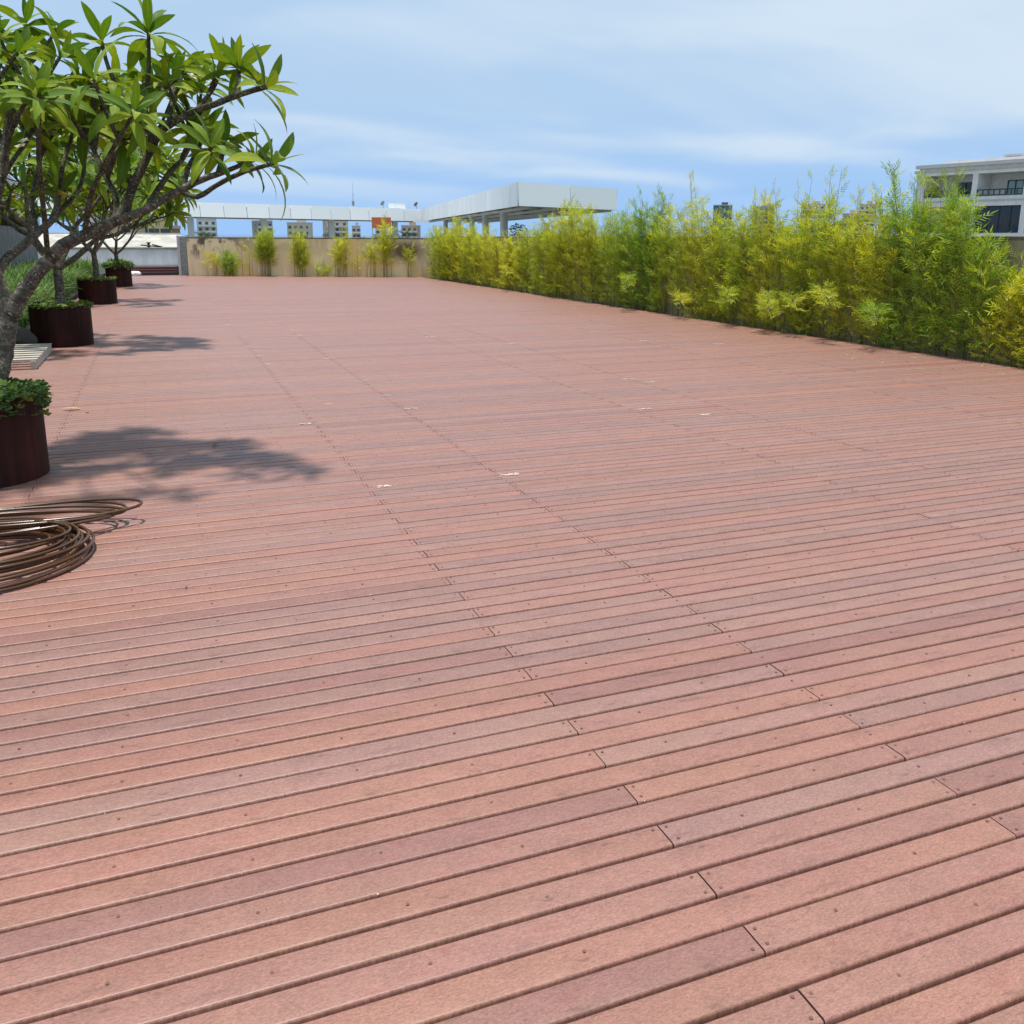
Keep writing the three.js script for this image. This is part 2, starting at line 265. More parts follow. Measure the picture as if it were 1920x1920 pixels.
// ---------------------------------------------------------------- far left corner: post, bench, white walls
const whitePlaster = (r, g, b) => std(lin(r, g, b), 0.85, { map: repeated(plasterTex, 0.4, 0.4) });
{
  const post = thing('gate_panel', 'grey metal panel and white post at the near end of the sand-coloured wall', 'panel', [0.88, 0, -42.0], -0.12);
  part(post, 'post', boxUV(rbox(0.11, 1.68, 0.16, 0.01)), whitePlaster(0.8, 0.8, 0.78), [0.055, 0.84, 0]);
  const pan = part(post, 'panel', boxUV(rbox(0.3, 1.63, 0.05, 0.006)), concrete(lin(0.5, 0.55, 0.55), 0.5, 2), [0.265, 0.83, 0.03]);
  part(pan, 'frame', boxUV(rbox(0.3, 0.05, 0.07, 0.006)), whitePlaster(0.75, 0.75, 0.73), [0, 0.795, 0]);
  const w1 = thing('white_wall', 'white wall with a sloping top behind the ledge in the far left corner', 'wall', [-2.2, 0, -48.2]);
  const ws = new THREE.Shape([[0.95, 1.14], [-1.3, 1.735], [-1.5, 1.735], [-1.5, -0.2], [0.95, -0.2]].map(([a, c]) => new THREE.Vector2(a, c))), wg = new THREE.ExtrudeGeometry(ws, { depth: 6.9, bevelEnabled: false }); wg.rotateY(-Math.PI / 2);
  part(w1, 'sloping_top', boxUV(wg), concrete(lin(0.7, 0.67, 0.6), 0.9, 0.3), [3.45, 0, 0]);
  part(w1, 'coping', boxUV(rbox(6.94, 0.05, 0.26, 0.01)), whitePlaster(0.62, 0.62, 0.6), [0, 1.775, -1.42]);
  const w2 = thing('concrete_ledge', 'stained pale concrete ledge in front of the white wall', 'ledge', [-2.0, 0, -46.6]);
  part(w2, 'block', boxUV(box(6.2, 1.0, 0.5, 0, 0.55, 0.25)), whitePlaster(0.85, 0.85, 0.84));
  part(w2, 'slab', boxUV(rbox(6.25, 0.07, 1.0, 0.01)), concrete(lin(0.5, 0.48, 0.43)), [0, 1.085, 0.05]);
  part(w2, 'step', boxUV(box(6.3, 0.3, 0.5, 0, 0.12, 0.9)), whitePlaster(0.8, 0.8, 0.78));
  const pf = thing('pipe_fitting', 'dark rusty pipe stub with crosswise bars lying on the ledge', 'pipe', [-0.28, 1.121, -46.5]);
  const rust = std(lin(0.045, 0.03, 0.02), 0.8);
  part(pf, 'stub', merge([new THREE.CylinderGeometry(0.06, 0.075, 0.2, 10).translate(0, 0.1, 0), new THREE.CylinderGeometry(0.1, 0.1, 0.05, 10).translate(0, 0.22, 0)]), rust);
  const cr = part(pf, 'bar', new THREE.CylinderGeometry(0.03, 0.03, 0.95, 8).rotateZ(1.49), rust, [0.12, 0.075, 0.1]); cr.rotation.y = 0.2;
  part(pf, 'bar', new THREE.CylinderGeometry(0.025, 0.025, 0.4, 8).rotateZ(1.3), rust, [0.34, 0.1, 0.14]);
  const b = thing('timber_bench', 'dark red timber bench box in the far left corner', 'bench', [-0.35, 0, -43.05], 0.0);
  const red = std(lin(0.16, 0.045, 0.035), 0.7);
  for (let i = 0; i < 3; i++) part(b, 'board', rbox(2.5, 0.1, 0.03, 0.006), red, [0, 0.062 + i * 0.112, 0.34]);
  for (let i = 0; i < 4; i++) part(b, 'seat_board', rbox(2.5, 0.03, 0.15, 0.006), red, [0, 0.37, 0.28 - i * 0.165]);
  for (const s of [-1, 1]) part(b, 'side', rbox(0.03, 0.35, 0.6, 0.006), red, [s * 1.2, 0.176, 0.02]);
  // crumpled bag
  const sg = mergeVertices(new THREE.IcosahedronGeometry(0.16, 3).deleteAttribute('uv').deleteAttribute('normal')), sp = sg.attributes.position;
  for (let i = 0; i < sp.count; i++) { const a = V(sp.getX(i), sp.getY(i), sp.getZ(i)), k = 0.6 + 0.8 * fbm(a.x * 14 + 5, a.z * 14 + a.y * 11 + 5, 8, 3); sp.setXYZ(i, a.x * k * 1.6, Math.max(-0.06, a.y * k * 0.75), a.z * k); }
  sg.computeVertexNormals(); const bag = solo('crumpled_bag', sg, std(lin(0.8, 0.8, 0.78), 0.6), 'crumpled white bag on the deck beyond the farthest planter', 'bag'); bag.position.set(-0.88, 0.06, -42.2);
  // left service building
  const sb = thing('service_building', 'low grey building with a sloping white parapet along the left edge', 'building', [-4.5, 0, 0]);
  part(sb, 'wall', boxUV(box(0.2, 2.4, 33, -0.1, 0.75, -25.6)), concrete(lin(0.3, 0.3, 0.3)));
  part(sb, 'end_wall', boxUV(box(4, 2.5, 0.2, -2.2, 1.15, -41.9)), concrete(lin(0.32, 0.32, 0.32)));
  part(sb, 'rear_wall', boxUV(box(0.2, 6, 34, -4.2, 2.4, -25.1)), concrete(lin(0.3, 0.3, 0.3)));
  const ps = new THREE.Shape([[-9, 3.95], [-42.1, 2.02], [-42.1, 3.0], [-9, 5.6]].map(([a, c]) => new THREE.Vector2(a, c)));
  const pg = new THREE.ExtrudeGeometry(ps, { depth: 0.22, bevelEnabled: false }); pg.rotateY(-Math.PI / 2); // shape x -> world z
  part(sb, 'parapet', boxUV(pg), whitePlaster(0.74, 0.74, 0.73), [0.2, 0, 0]);
  const rs = new THREE.Shape([[-9, 4.3], [-42.05, 2.3], [-42.05, 2.5], [-9, 4.5]].map(([a, c]) => new THREE.Vector2(a, c)));
  const rg = new THREE.ExtrudeGeometry(rs, { depth: 4.2, bevelEnabled: false }); rg.rotateY(-Math.PI / 2);
  part(sb, 'roof', boxUV(rg), concrete(lin(0.4, 0.4, 0.4)), [-0.03, 0, 0]);
}

// ---------------------------------------------------------------- plumeria trees
const barkTex = noiseTexture(256, 512, (u, v) => {
  const n = fbm(u * 8, v * 16, 201, 5, 8, 16), li = sstep(0.55, 0.68, fbm(u * 26, v * 52, 231, 3, 26, 52)) * sstep(0.3, 0.6, fbm(u * 4, v * 8, 241, 3, 4, 8)) * 0.8, ring = vnoise(u * 2, v * 48, 251, 2, 48);
  const k = 0.33 + (n - 0.5) * 0.4 + (ring - 0.5) * 0.12; return [lerp(k * 1.0, 0.66, li), lerp(k * 0.93, 0.66, li), lerp(k * 0.8, 0.58, li)];
});
const barkMat = std(0xffffff, 0.9, { map: barkTex, bumpMap: barkTex, bumpScale: 0.008 });
const youngBark = std(lin(0.6, 0.62, 0.5), 0.85, { map: barkTex, bumpMap: barkTex, bumpScale: 0.004 });
const veinTex = noiseTexture(128, 64, (u, v) => { const c = Math.abs(v - 0.5) * 2, rib = 1 - sstep(0.03, 0.1, c), side = Math.pow(Math.abs(Math.sin((u * 22 - c * 3.2) * Math.PI)), 14) * 0.5, n = fbm(u * 12, v * 8, 17, 3) - 0.5, k = clamp(0.86 + n * 0.12 + Math.max(rib, side * 0.5) * 0.14); return [k, k, k + rib * 0.1]; });
const leafMat = (r, g, b, t = 0.42) => new THREE.MeshPhysicalMaterial({ color: lin(r * 1.3, g * 1.3, b * 1.3), map: veinTex, roughness: 0.88, transmission: t, thickness: 0, side: THREE.DoubleSide, specularIntensity: 0.4, clearcoat: 0.12, clearcoatRoughness: 0.4 });
const plumMats = [leafMat(0.14, 0.25, 0.009), leafMat(0.18, 0.29, 0.01), leafMat(0.095, 0.19, 0.01), leafMat(0.235, 0.33, 0.01), leafMat(0.29, 0.36, 0.01), leafMat(0.55, 0.35, 0.01)];
function leafGeometry(droop, width, fold, seg = 7) { // grows along +x, upper side +y, length 1
  const pos = [], idx = [], uv = [];
  for (let i = 0; i <= seg; i++) {
    const t = i / seg, w = t < 0.1 ? 0.012 + t * 0.05 : width * Math.pow(Math.sin(Math.PI * Math.pow((t - 0.06) / 0.945, 0.85)), 0.8) + 0.004;
    const a = droop * t, x = t * (1 - 0.18 * Math.abs(a) * t), y = 0.1 * t - droop * 0.5 * t * t;
    for (const s of [-1, 0, 1]) { pos.push(x, y + (s ? fold * w : 0) + (s ? Math.sin(t * 19 + s) * 0.004 : 0), s * w); uv.push(t, s * 0.5 + 0.5); }
  }
  for (let i = 0; i < seg; i++) for (let s = 0; s < 2; s++) { const a = i * 3 + s, b = a + 3; idx.push(a, a + 1, b, b, a + 1, b + 1); }
  const g = new THREE.BufferGeometry(); g.setAttribute('position', new THREE.Float32BufferAttribute(pos, 3)); g.setAttribute('uv', new THREE.Float32BufferAttribute(uv, 2)); g.setIndex(idx); g.computeVertexNormals(); return g;
}
const plumLeaves = [leafGeometry(0.15, 0.115, 0.28), leafGeometry(0.45, 0.12, 0.22), leafGeometry(0.8, 0.11, 0.3), leafGeometry(1.1, 0.12, 0.2), leafGeometry(0.6, 0.1, 0.36)];
function rosette(out, tip, axis, R, size, count) {
  const ax = axis.clone().lerp(V(0, 1, 0), 0.25).normalize(), side = V(1, 0, 0).cross(ax).lengthSq() > 0.05 ? V(1, 0, 0).cross(ax).normalize() : V(0, 0, 1).cross(ax).normalize(), third = ax.clone().cross(side);
  const a0 = R() * 6.28;
  for (let i = 0; i < count; i++) {
    const az = a0 + i * 2.39996 + (R() - 0.5) * 0.4, t = i / (count - 1), open = lerp(0.35, 1.65, Math.pow(t, 0.8)) + (R() - 0.5) * 0.25;
    const rad = side.clone().multiplyScalar(Math.cos(az)).addScaledVector(third, Math.sin(az)), dir = ax.clone().multiplyScalar(Math.cos(open)).addScaledVector(rad, Math.sin(open)).normalize();
    const up0 = ax.clone().multiplyScalar(Math.sin(open)).addScaledVector(rad, -Math.cos(open)).normalize(), zed = dir.clone().cross(up0).normalize();
    const roll = (R() - 0.5) * 0.7, up = up0.clone().multiplyScalar(Math.cos(roll)).addScaledVector(zed, Math.sin(roll)), zz = dir.clone().cross(up).normalize();
    const s = size * lerp(0.72, 1.1, Math.sqrt(t)) * (0.85 + R() * 0.3);
    const m = new THREE.Matrix4().makeBasis(dir.clone().multiplyScalar(s), up.clone().multiplyScalar(s), zz.multiplyScalar(s)).setPosition(tip.clone().addScaledVector(ax, -0.05 * t));
    const old = t > 0.75 && R() < 0.025; out.push({ m, g: Math.min(4, Math.floor(R() * 2 + t * 3.2)), c: old ? 5 : Math.floor(R() * 5), p: tip.clone().addScaledVector(dir, s * 0.5), s });
  }
}
const petal = leafGeometry(0.7, 0.3, 0.25, 4);
const petalMat = new THREE.MeshPhysicalMaterial({ color: lin(0.8, 0.74, 0.5), roughness: 0.6, transmission: 0.3, thickness: 0 });
function makeTree(label, limbs, leaves, flowers) { // limbs: {geo, name, mat}
  const tree = thing('plumeria_tree', label, 'tree', [0, 0, 0], 0, 'plumeria trees in round planters');
  for (const l of limbs) part(tree, l.name, l.geo, l.mat);
  leaves.forEach((l) => { l.show = inView(l.p.x, l.p.y, l.p.z, 1.02) * l.s; });
  leaves.sort((a, b) => b.show - a.show);
  leaves.slice(0, 300).forEach((l) => { const m = part(tree, 'leaf', plumLeaves[l.g], plumMats[l.c]); l.m.decompose(m.position, m.quaternion, m.scale); });
  const rest = leaves.slice(300);
  for (let c = 0; c < plumMats.length; c++) { const list = rest.filter((l) => l.c === c).map((l) => plumLeaves[l.g].clone().applyMatrix4(l.m)); if (list.length) { const m = part(tree, 'leaves', merge(list), plumMats[c]); m.userData.kind = 'stuff'; } }
  for (const f of flowers ?? []) {
    const list = []; for (let i = 0; i < 5; i++) { const g = petal.clone(); g.scale(0.045, 0.045, 0.045); g.rotateZ(0.5); g.rotateY(i * 1.2566); list.push(g); }
    const m = part(tree, 'flower', merge(list), petalMat, f); m.rotation.set(0.6, f[0] * 9, 0.3);
  }
  return tree;
}
{
  const J = {
    trunk: [[-1.22, 0.5, -6.98], [-1.11, 0.66, -7.05], [-1.03, 0.9, -7.09], [-0.99, 1.06, -7.08]],
    limbR: [[-0.99, 1.06, -7.08], [-0.89, 1.22, -7.06], [-0.80, 1.34, -7.04], [-0.69, 1.46, -7.02], [-0.58, 1.57, -7.01], [-0.45, 1.63, -6.99], [-0.31, 1.70, -6.97], [-0.19, 1.75, -6.95]],
    limbR2: [[-0.19, 1.75, -6.95], [-0.07, 1.79, -6.89], [0.05, 1.86, -6.83], [0.18, 1.93, -6.78], [0.32, 2.00, -6.72], [0.48, 2.06, -6.66], [0.68, 2.14, -6.60]],
    limbR3: [[0.19, 1.93, -6.78], [0.29, 1.89, -6.69], [0.41, 1.96, -6.58], [0.57, 2.04, -6.46], [0.77, 2.1, -6.35]],
    up: [[-0.19, 1.75, -6.95], [-0.12, 1.95, -6.98], [-0.01, 2.15, -7.02], [0.05, 2.27, -7.05]],
    a: [[0.05, 2.27, -7.05], [0, 2.39, -7.10], [-0.07, 2.51, -7.15]],
    a1: [[-0.07, 2.51, -7.15], [-0.14, 2.60, -7.20], [-0.21, 2.78, -7.25], [-0.24, 2.96, -7.30]],
    a2: [[-0.07, 2.51, -7.15], [0.01, 2.59, -7.10], [0.05, 2.73, -7.05], [0.07, 2.98, -7.00]],
    b: [[0.05, 2.27, -7.05], [0.11, 2.34, -6.96], [0.20, 2.40, -6.87], [0.33, 2.46, -6.78], [0.46, 2.50, -6.68], [0.60, 2.55, -6.59], [0.77, 2.6, -6.50]],
    b1: [[0.33, 2.46, -6.78], [0.40, 2.55, -6.85], [0.47, 2.65, -6.90], [0.53, 2.79, -6.95]],
    b3: [[0.58, 2.54, -6.59], [0.61, 2.66, -6.67], [0.62, 2.75, -6.75]],
    c: [[0.15, 2.37, -6.92], [0.19, 2.57, -7.17], [0.21, 2.72, -7.40]],
    d: [[-0.05, 1.80, -6.88], [0.13, 2.06, -7.05], [0.23, 2.17, -7.20], [0.31, 2.31, -7.35], [0.40, 2.46, -7.50]],
    d2: [[0.23, 2.17, -7.20], [0.28, 2.30, -7.10], [0.28, 2.40, -7.00]],
    e: [[0.21, 1.95, -6.77], [0.26, 2.10, -6.87], [0.34, 2.23, -6.98], [0.38, 2.35, -7.10]],
    e2: [[0.27, 1.98, -6.74], [0.35, 2.11, -6.58], [0.39, 2.20, -6.45]],
    e3: [[0.44, 2.05, -6.67], [0.47, 2.14, -6.75], [0.50, 2.24, -6.85]],
    f: [[-0.25, 1.72, -6.96], [-0.23, 1.88, -7.15], [-0.29, 2.04, -7.30], [-0.36, 2.23, -7.45], [-0.43, 2.43, -7.60]],
    f2: [[-0.28, 2.04, -7.30], [-0.20, 2.19, -7.05], [-0.14, 2.27, -6.90]],
    f3: [[-0.36, 2.22, -7.45], [-0.33, 2.38, -7.50], [-0.35, 2.56, -7.70]],
    g: [[-0.24, 1.73, -6.95], [-0.16, 1.90, -7.11], [-0.05, 2.07, -7.28], [0.02, 2.25, -7.44], [0.04, 2.38, -7.60]],
    g2: [[-0.28, 2.04, -7.30], [-0.22, 2.33, -7.45], [-0.21, 2.55, -7.70]],
    limbL: [[-0.99, 1.06, -7.08], [-1.01, 1.20, -7.12], [-1.05, 1.35, -7.16], [-1.10, 1.49, -7.20]],
    limbL1: [[-1.10, 1.49, -7.20], [-1.05, 1.74, -7.22], [-0.97, 1.96, -7.25], [-0.91, 2.20, -7.28], [-0.85, 2.49, -7.30]],
    limbL2: [[-1.05, 1.35, -7.16], [-0.98, 1.47, -7.30], [-0.88, 1.56, -7.40], [-0.79, 1.65, -7.50], [-0.69, 1.75, -7.60], [-0.63, 1.95, -7.70]],
    L1a: [[-0.91, 2.20, -7.28], [-0.81, 2.39, -7.17], [-0.72, 2.49, -7.03], [-0.63, 2.58, -6.90]],
    L1b: [[-0.97, 1.96, -7.25], [-0.89, 2.15, -7.47], [-0.81, 2.29, -7.63], [-0.77, 2.42, -7.80]],
    L1c: [[-0.91, 2.20, -7.28], [-0.96, 2.42, -7.37], [-0.94, 2.67, -7.43], [-0.89, 2.82, -7.50]],
    L1d: [[-0.85, 2.47, -7.30], [-0.81, 2.68, -7.45], [-0.79, 2.85, -7.60]],
    L2a: [[-0.63, 1.95, -7.70], [-0.60, 2.15, -7.80], [-0.52, 2.39, -7.90], [-0.54, 2.57, -8.00]],
    L2b: [[-0.69, 1.75, -7.60], [-0.50, 2.00, -7.87], [-0.45, 2.25, -8.03], [-0.40, 2.46, -8.20]],
    L2c: [[-0.79, 1.65, -7.50], [-0.83, 1.91, -7.80], [-0.77, 2.19, -8.00], [-0.74, 2.35, -8.20]],
    L3: [[-1.10, 1.49, -7.20], [-1.20, 1.77, -7.00], [-1.28, 2.02, -6.80], [-1.29, 2.26, -6.60]],
    L3a: [[-1.20, 1.77, -7.00], [-1.13, 2.04, -6.97], [-1.04, 2.32, -6.83], [-0.97, 2.53, -6.70]],
    L3b: [[-1.10, 1.49, -7.20], [-1.22, 1.63, -7.43], [-1.51, 1.78, -7.67], [-1.76, 2.01, -7.90]],
    L3c: [[-1.05, 1.74, -7.22], [-1.15, 2.03, -7.47], [-1.28, 2.30, -7.68], [-1.32, 2.61, -7.90]],
    F1: [[-0.69, 1.46, -7.02], [-0.66, 1.75, -6.75], [-0.62, 2.1, -6.4], [-0.55, 2.42, -6.05]],
    F2: [[-0.45, 1.63, -6.99], [-0.36, 1.9, -6.7], [-0.22, 2.12, -6.35], [-0.05, 2.34, -5.98]],
    F3: [[-1.05, 1.74, -7.22], [-1.0, 2.0, -6.85], [-0.95, 2.3, -6.4], [-0.9, 2.56, -5.95]],
    L3d: [[-1.28, 2.02, -6.80], [-1.37, 2.09, -6.50], [-1.42, 2.22, -6.30]],
  };
  const thick = { trunk: [0.085, 0.068], limbR: [0.058, 0.036], limbR2: [0.034, 0.014], limbR3: [0.019, 0.014], limbL: [0.062, 0.055], limbL1: [0.05, 0.022], limbL2: [0.036, 0.02], up: [0.034, 0.026], a: [0.024, 0.02], b: [0.026, 0.018], L3: [0.034, 0.018], L3b: [0.034, 0.018], f: [0.024, 0.014], g: [0.022, 0.013], d: [0.022, 0.014] };
  const inner = new Set(['trunk', 'limbR', 'up', 'a', 'limbL']), big = new Set(['trunk', 'limbR', 'limbR2', 'limbL', 'limbL1', 'limbL2']);
  const limbs = [], leaves = [], R = rng(404); let k = 0;
  for (const [key, pts] of Object.entries(J)) {
    const P = pts.map((p) => V(...p)), [r0, r1] = thick[key] ?? [0.019, 0.0125];
    limbs.push({ geo: limb(P, r0, r1, { sides: big.has(key) ? 10 : 7, seed: ++k, step: 0.05, rough: 0.09 }), name: key === 'trunk' ? 'trunk' : big.has(key) ? 'limb' : 'branch', mat: big.has(key) ? barkMat : youngBark });
    if (inner.has(key)) continue;
    const tip = P[P.length - 1], axis = tip.clone().sub(P[P.length - 2]).normalize();
    const full = /^(L|f|g|c|d)/.test(key) ? 2 : /^F/.test(key) ? 1 : 0;
    const size = key === 'a2' ? 0.37 : key === 'limbR3' ? 0.37 : /^F/.test(key) ? 0.25 : 0.295;
    rosette(leaves, tip, axis, R, size, key === 'a2' ? 14 : 10 + Math.floor(R() * 3));
    for (let f = 0; f < full; f++) { // shorter side shoots
      const from = P[P.length - 2].clone().lerp(tip, 0.1 + R() * 0.3), dir = axis.clone().add(V((R() - 0.5) * 2.0, R() * 0.5, (R() - 0.5) * 2.0)).normalize(), to = from.clone().addScaledVector(dir, 0.24 + R() * 0.2).add(V(0, 0.06, 0));
      limbs.push({ geo: limb([from, from.clone().lerp(to, 0.5).add(V(0, -0.02, 0)), to], 0.014, 0.011, { seed: ++k, sides: 6 }), name: 'branch', mat: youngBark });
      rosette(leaves, to, dir, R, 0.27, 9 + Math.floor(R() * 4));
    }
  }
  makeTree('large plumeria tree in the nearest planter, its limb reaching over the deck', limbs, leaves, [[0.36, 2.74, -7.0], [0.4, 2.71, -7.03], [0.33, 2.7, -6.98], [0.44, 2.66, -6.95], [-0.78, 2.2, -7.0], [-0.75, 2.23, -6.95], [-0.98, 2.3, -7.1]]);
}
function grownTree(label, cx, cy, cz, seed, height, spread, trunkH) {
  const R = rng(seed), limbs = [], leaves = []; let k = seed * 50;
  const base = V(cx, cy, cz), fork = V(cx + (R() - 0.5) * 0.16, cy + trunkH, cz + (R() - 0.5) * 0.16);
  limbs.push({ geo: limb([base, base.clone().lerp(fork, 0.5).add(V((R() - 0.5) * 0.06, 0, (R() - 0.5) * 0.06)), fork], 0.08, 0.062, { sides: 9, seed: ++k, rough: 0.09 }), name: 'trunk', mat: barkMat });
  (function grow(p, dir, len, r, level) {
    const kids = level === 0 ? 4 : level < 3 ? (R() < 0.55 ? 3 : 2) : 2, a0 = R() * 6.28;
    for (let i = 0; i < kids; i++) {
      const az = a0 + i * 6.28 / kids + (R() - 0.5) * 0.7, open = (level === 0 ? 0.78 : 0.6) * (0.75 + R() * 0.5);
      let s = V(1, 0.01, 0).cross(dir).normalize(), t = dir.clone().cross(s);
      const d = dir.clone().multiplyScalar(Math.cos(open)).addScaledVector(s, Math.cos(az) * Math.sin(open)).addScaledVector(t, Math.sin(az) * Math.sin(open)).normalize();
      d.x *= spread; d.z *= spread; d.normalize(); if (d.y < 0.12) d.y = 0.12 + R() * 0.1; d.normalize();
      const L = len * (0.8 + R() * 0.4), q = p.clone().addScaledVector(d, L).add(V(0, L * 0.13, 0)), midp = p.clone().lerp(q, 0.5).add(V(0, -L * 0.05, 0)), r1 = Math.max(0.011, r * 0.66);
      limbs.push({ geo: limb([p, midp, q], r * 0.86, r1, { sides: level < 2 ? 8 : 6, seed: ++k, rough: 0.08 }), name: level < 1 ? 'limb' : 'branch', mat: level < 2 ? barkMat : youngBark });
      const stop = level >= 4 || q.y > height - 0.15 || (level === 3 && R() < 0.35);
      if (stop) rosette(leaves, q, q.clone().sub(midp).normalize(), R, 0.36, 11 + Math.floor(R() * 4)); else grow(q, q.clone().sub(midp).normalize(), len * 0.82, r1, level + 1);
    }
  })(fork, V(0, 1, 0), 0.62, 0.055, 0);
  return makeTree(label, limbs, leaves);
}
grownTree('plumeria tree in the second planter, dense crown behind the nearest tree', -1.43, 0.52, -15.4, 31, 3.6, 1.2, 0.62);
grownTree('plumeria tree in the third planter with a short straight trunk', -1.42, 0.52, -24.75, 58, 3.2, 1.1, 0.7);
grownTree('small plumeria tree in the farthest planter beside the white ledge', -1.2, 0.55, -33.1, 93, 3.0, 1.1, 0.5);

// ---------------------------------------------------------------- round rusty steel planters with ground cover
{
  const rustTex = noiseTexture(512, 256, (u, v) => { const n = fbm(u * 10, v * 5, 301, 5, 10, 5) - 0.5, s = fbm(u * 60, v * 3, 311, 3, 60, 3) - 0.5, k = 0.17 + n * 0.16 + s * 0.1; return [k * 1.25, k * 0.66, k * 0.56]; });
  const corten = new THREE.MeshPhysicalMaterial({ color: 0xffffff, roughness: 0.7, specularIntensity: 0.35, map: rustTex }), soil = std(lin(0.03, 0.022, 0.015), 1);
  const profile = (r, h) => new THREE.LatheGeometry([[r - 0.02, 0], [r, 0], [r, h - 0.002], [r - 0.002, h], [r - 0.01, h], [r - 0.012, h - 0.002], [r - 0.012, h - 0.12]].map(([a, b]) => new THREE.Vector2(a, b)), 56);
  // small leaf sprig for the ground cover
  const leaf = (() => { const list = []; for (let i = 0; i < 5; i++) { const g = new THREE.CircleGeometry(0.5, 6); g.scale(1, 0.62, 1); g.translate(0.5, 0, 0); g.rotateX(-Math.PI / 2 + 0.3 * (i % 2 ? 1 : -1)); g.rotateZ(0.35); g.rotateY(i * 1.2566 + 0.2); list.push(g); } return merge(list); })();
  const fern = (() => { const list = []; for (let i = 0; i < 9; i++) { const g = leafGeometry(0.9, 0.06, 0.2, 4); g.rotateZ(0.7 + (i % 3) * 0.2); g.rotateY(i * 0.698); list.push(g); } return merge(list); })();
  const coverMat = new THREE.MeshPhysicalMaterial({ color: 0xffffff, roughness: 0.85, transmission: 0.25, thickness: 0, clearcoat: 0.15, clearcoatRoughness: 0.4 });
  const dummy = new THREE.Object3D(), col = new THREE.Color();
  const rows = [
    [-1.25, -6.95, 0.43, 0.57, 'near', 'rust-brown round steel planter nearest the camera', 'small-leaved ground cover spilling over the nearest planter', 1900, 0.034],
    [-1.43, -15.4, 0.43, 0.6, 'second', 'rust-brown round steel planter behind the slatted pallet', 'mossy ground cover in the second planter', 1300, 0.034],
    [-1.42, -24.75, 0.44, 0.6, 'third', 'rust-brown round steel planter, third along the left side', 'mossy ground cover in the third planter', 900, 0.04],
    [-1.2, -33.1, 0.4, 0.62, 'fourth', 'rust-brown round steel planter farthest away beside the white bag', 'dark ferny ground cover in the farthest planter', 700, 0.055],
  ];
  rows.forEach(([x, z, r, h, , label, cover, count, size], i) => {
    const pot = thing('round_planter', label, 'planter', [x, 0.002, z], i * 1.3, 'rust-brown round planters along the left side');
    part(pot, 'shell', profile(r, h), corten); part(pot, 'soil', new THREE.CylinderGeometry(r - 0.013, r - 0.013, 0.06, 40), soil, [0, h - 0.08, 0]);
    const im = new THREE.InstancedMesh(i === 3 ? fern : leaf, coverMat, count), R = rng(600 + i);
    for (let k = 0; k < count; k++) {
      const a = R() * 6.283, e = Math.sqrt(R()), over = i === 0 ? e > 0.9 : e > 0.965, rr = e * (r + (i === 0 ? 0.05 : 0.02)), hump = (i === 0 ? 0.1 : i === 3 ? 0.16 : 0.05) * (1 - e * e * 0.75) * (0.6 + fbm(Math.cos(a) * e * 3 + 9, Math.sin(a) * e * 3 + 9, 77 + i, 3));
      let y = h - 0.04 + hump * R() + (i === 0 ? 0.035 : 0.015); if (over) y = h - R() * R() * (i === 0 ? 0.2 : 0.08) + 0.03;
      dummy.position.set(x + Math.cos(a) * Math.max(rr, over ? r + 0.015 : 0), y, z + Math.sin(a) * Math.max(rr, over ? r + 0.015 : 0));
      dummy.rotation.set((R() - 0.5) * 1.1, R() * 6.28, (R() - 0.5) * 1.1); dummy.scale.setScalar(size * (0.7 + R() * 0.6)); if (i === 3) dummy.scale.setScalar(0.2 * (0.6 + R() * 0.6));
      dummy.updateMatrix(); im.setMatrixAt(k, dummy.matrix);
      const g = R(); im.setColorAt(k, col.setRGB(lerp(0.06, 0.24, g * g), lerp(0.12, 0.28, g), 0.018));
    }
    im.name = numbered('ground_cover'); shadows(im); scene.add(im); tag(im, cover, 'ground cover', null, 'stuff');
  });
  // bed of strap-leaved grass behind the planters
  structure('grass_bed', boxUV(box(2.3, 0.3, 34, -3.25, -0.06, -25.4)), soil, 'soil of the planting bed on the left');
  const blade = (h, bend, w) => { const g = leafGeometry(bend, 1, 0.3, 6), p = g.attributes.position; for (let i = 0; i < p.count; i++) { const t = Math.floor(i / 3) / 6, s = (i % 3) - 1, ww = w * (t < 0.7 ? 1 : Math.max(0.05, 1 - (t - 0.7) / 0.3)); const a = bend * t; p.setXYZ(i, (1 - Math.cos(a)) / Math.max(bend, 0.1) * h, Math.sin(a) / Math.max(bend, 0.1) * h + (s ? 0.003 : 0), s * ww); } g.computeVertexNormals(); return g; };
  const tuft = (seed) => { const R = rng(seed), list = []; for (let i = 0; i < 20; i++) { const g = blade(0.55 + R() * 0.35, 0.8 + R() * 1.5, 0.007 + R() * 0.006); g.rotateY(R() * 6.28); g.translate((R() - 0.5) * 0.14, 0, (R() - 0.5) * 0.14); list.push(g); } return merge(list); };
  const grassMat = new THREE.MeshPhysicalMaterial({ color: 0xffffff, roughness: 0.9, transmission: 0.35, thickness: 0 });
  const group = new THREE.Group(); group.name = 'strap_grass'; scene.add(group); tag(group, 'bright green arching strap grass filling the bed behind the planters', 'grass', null, 'stuff');
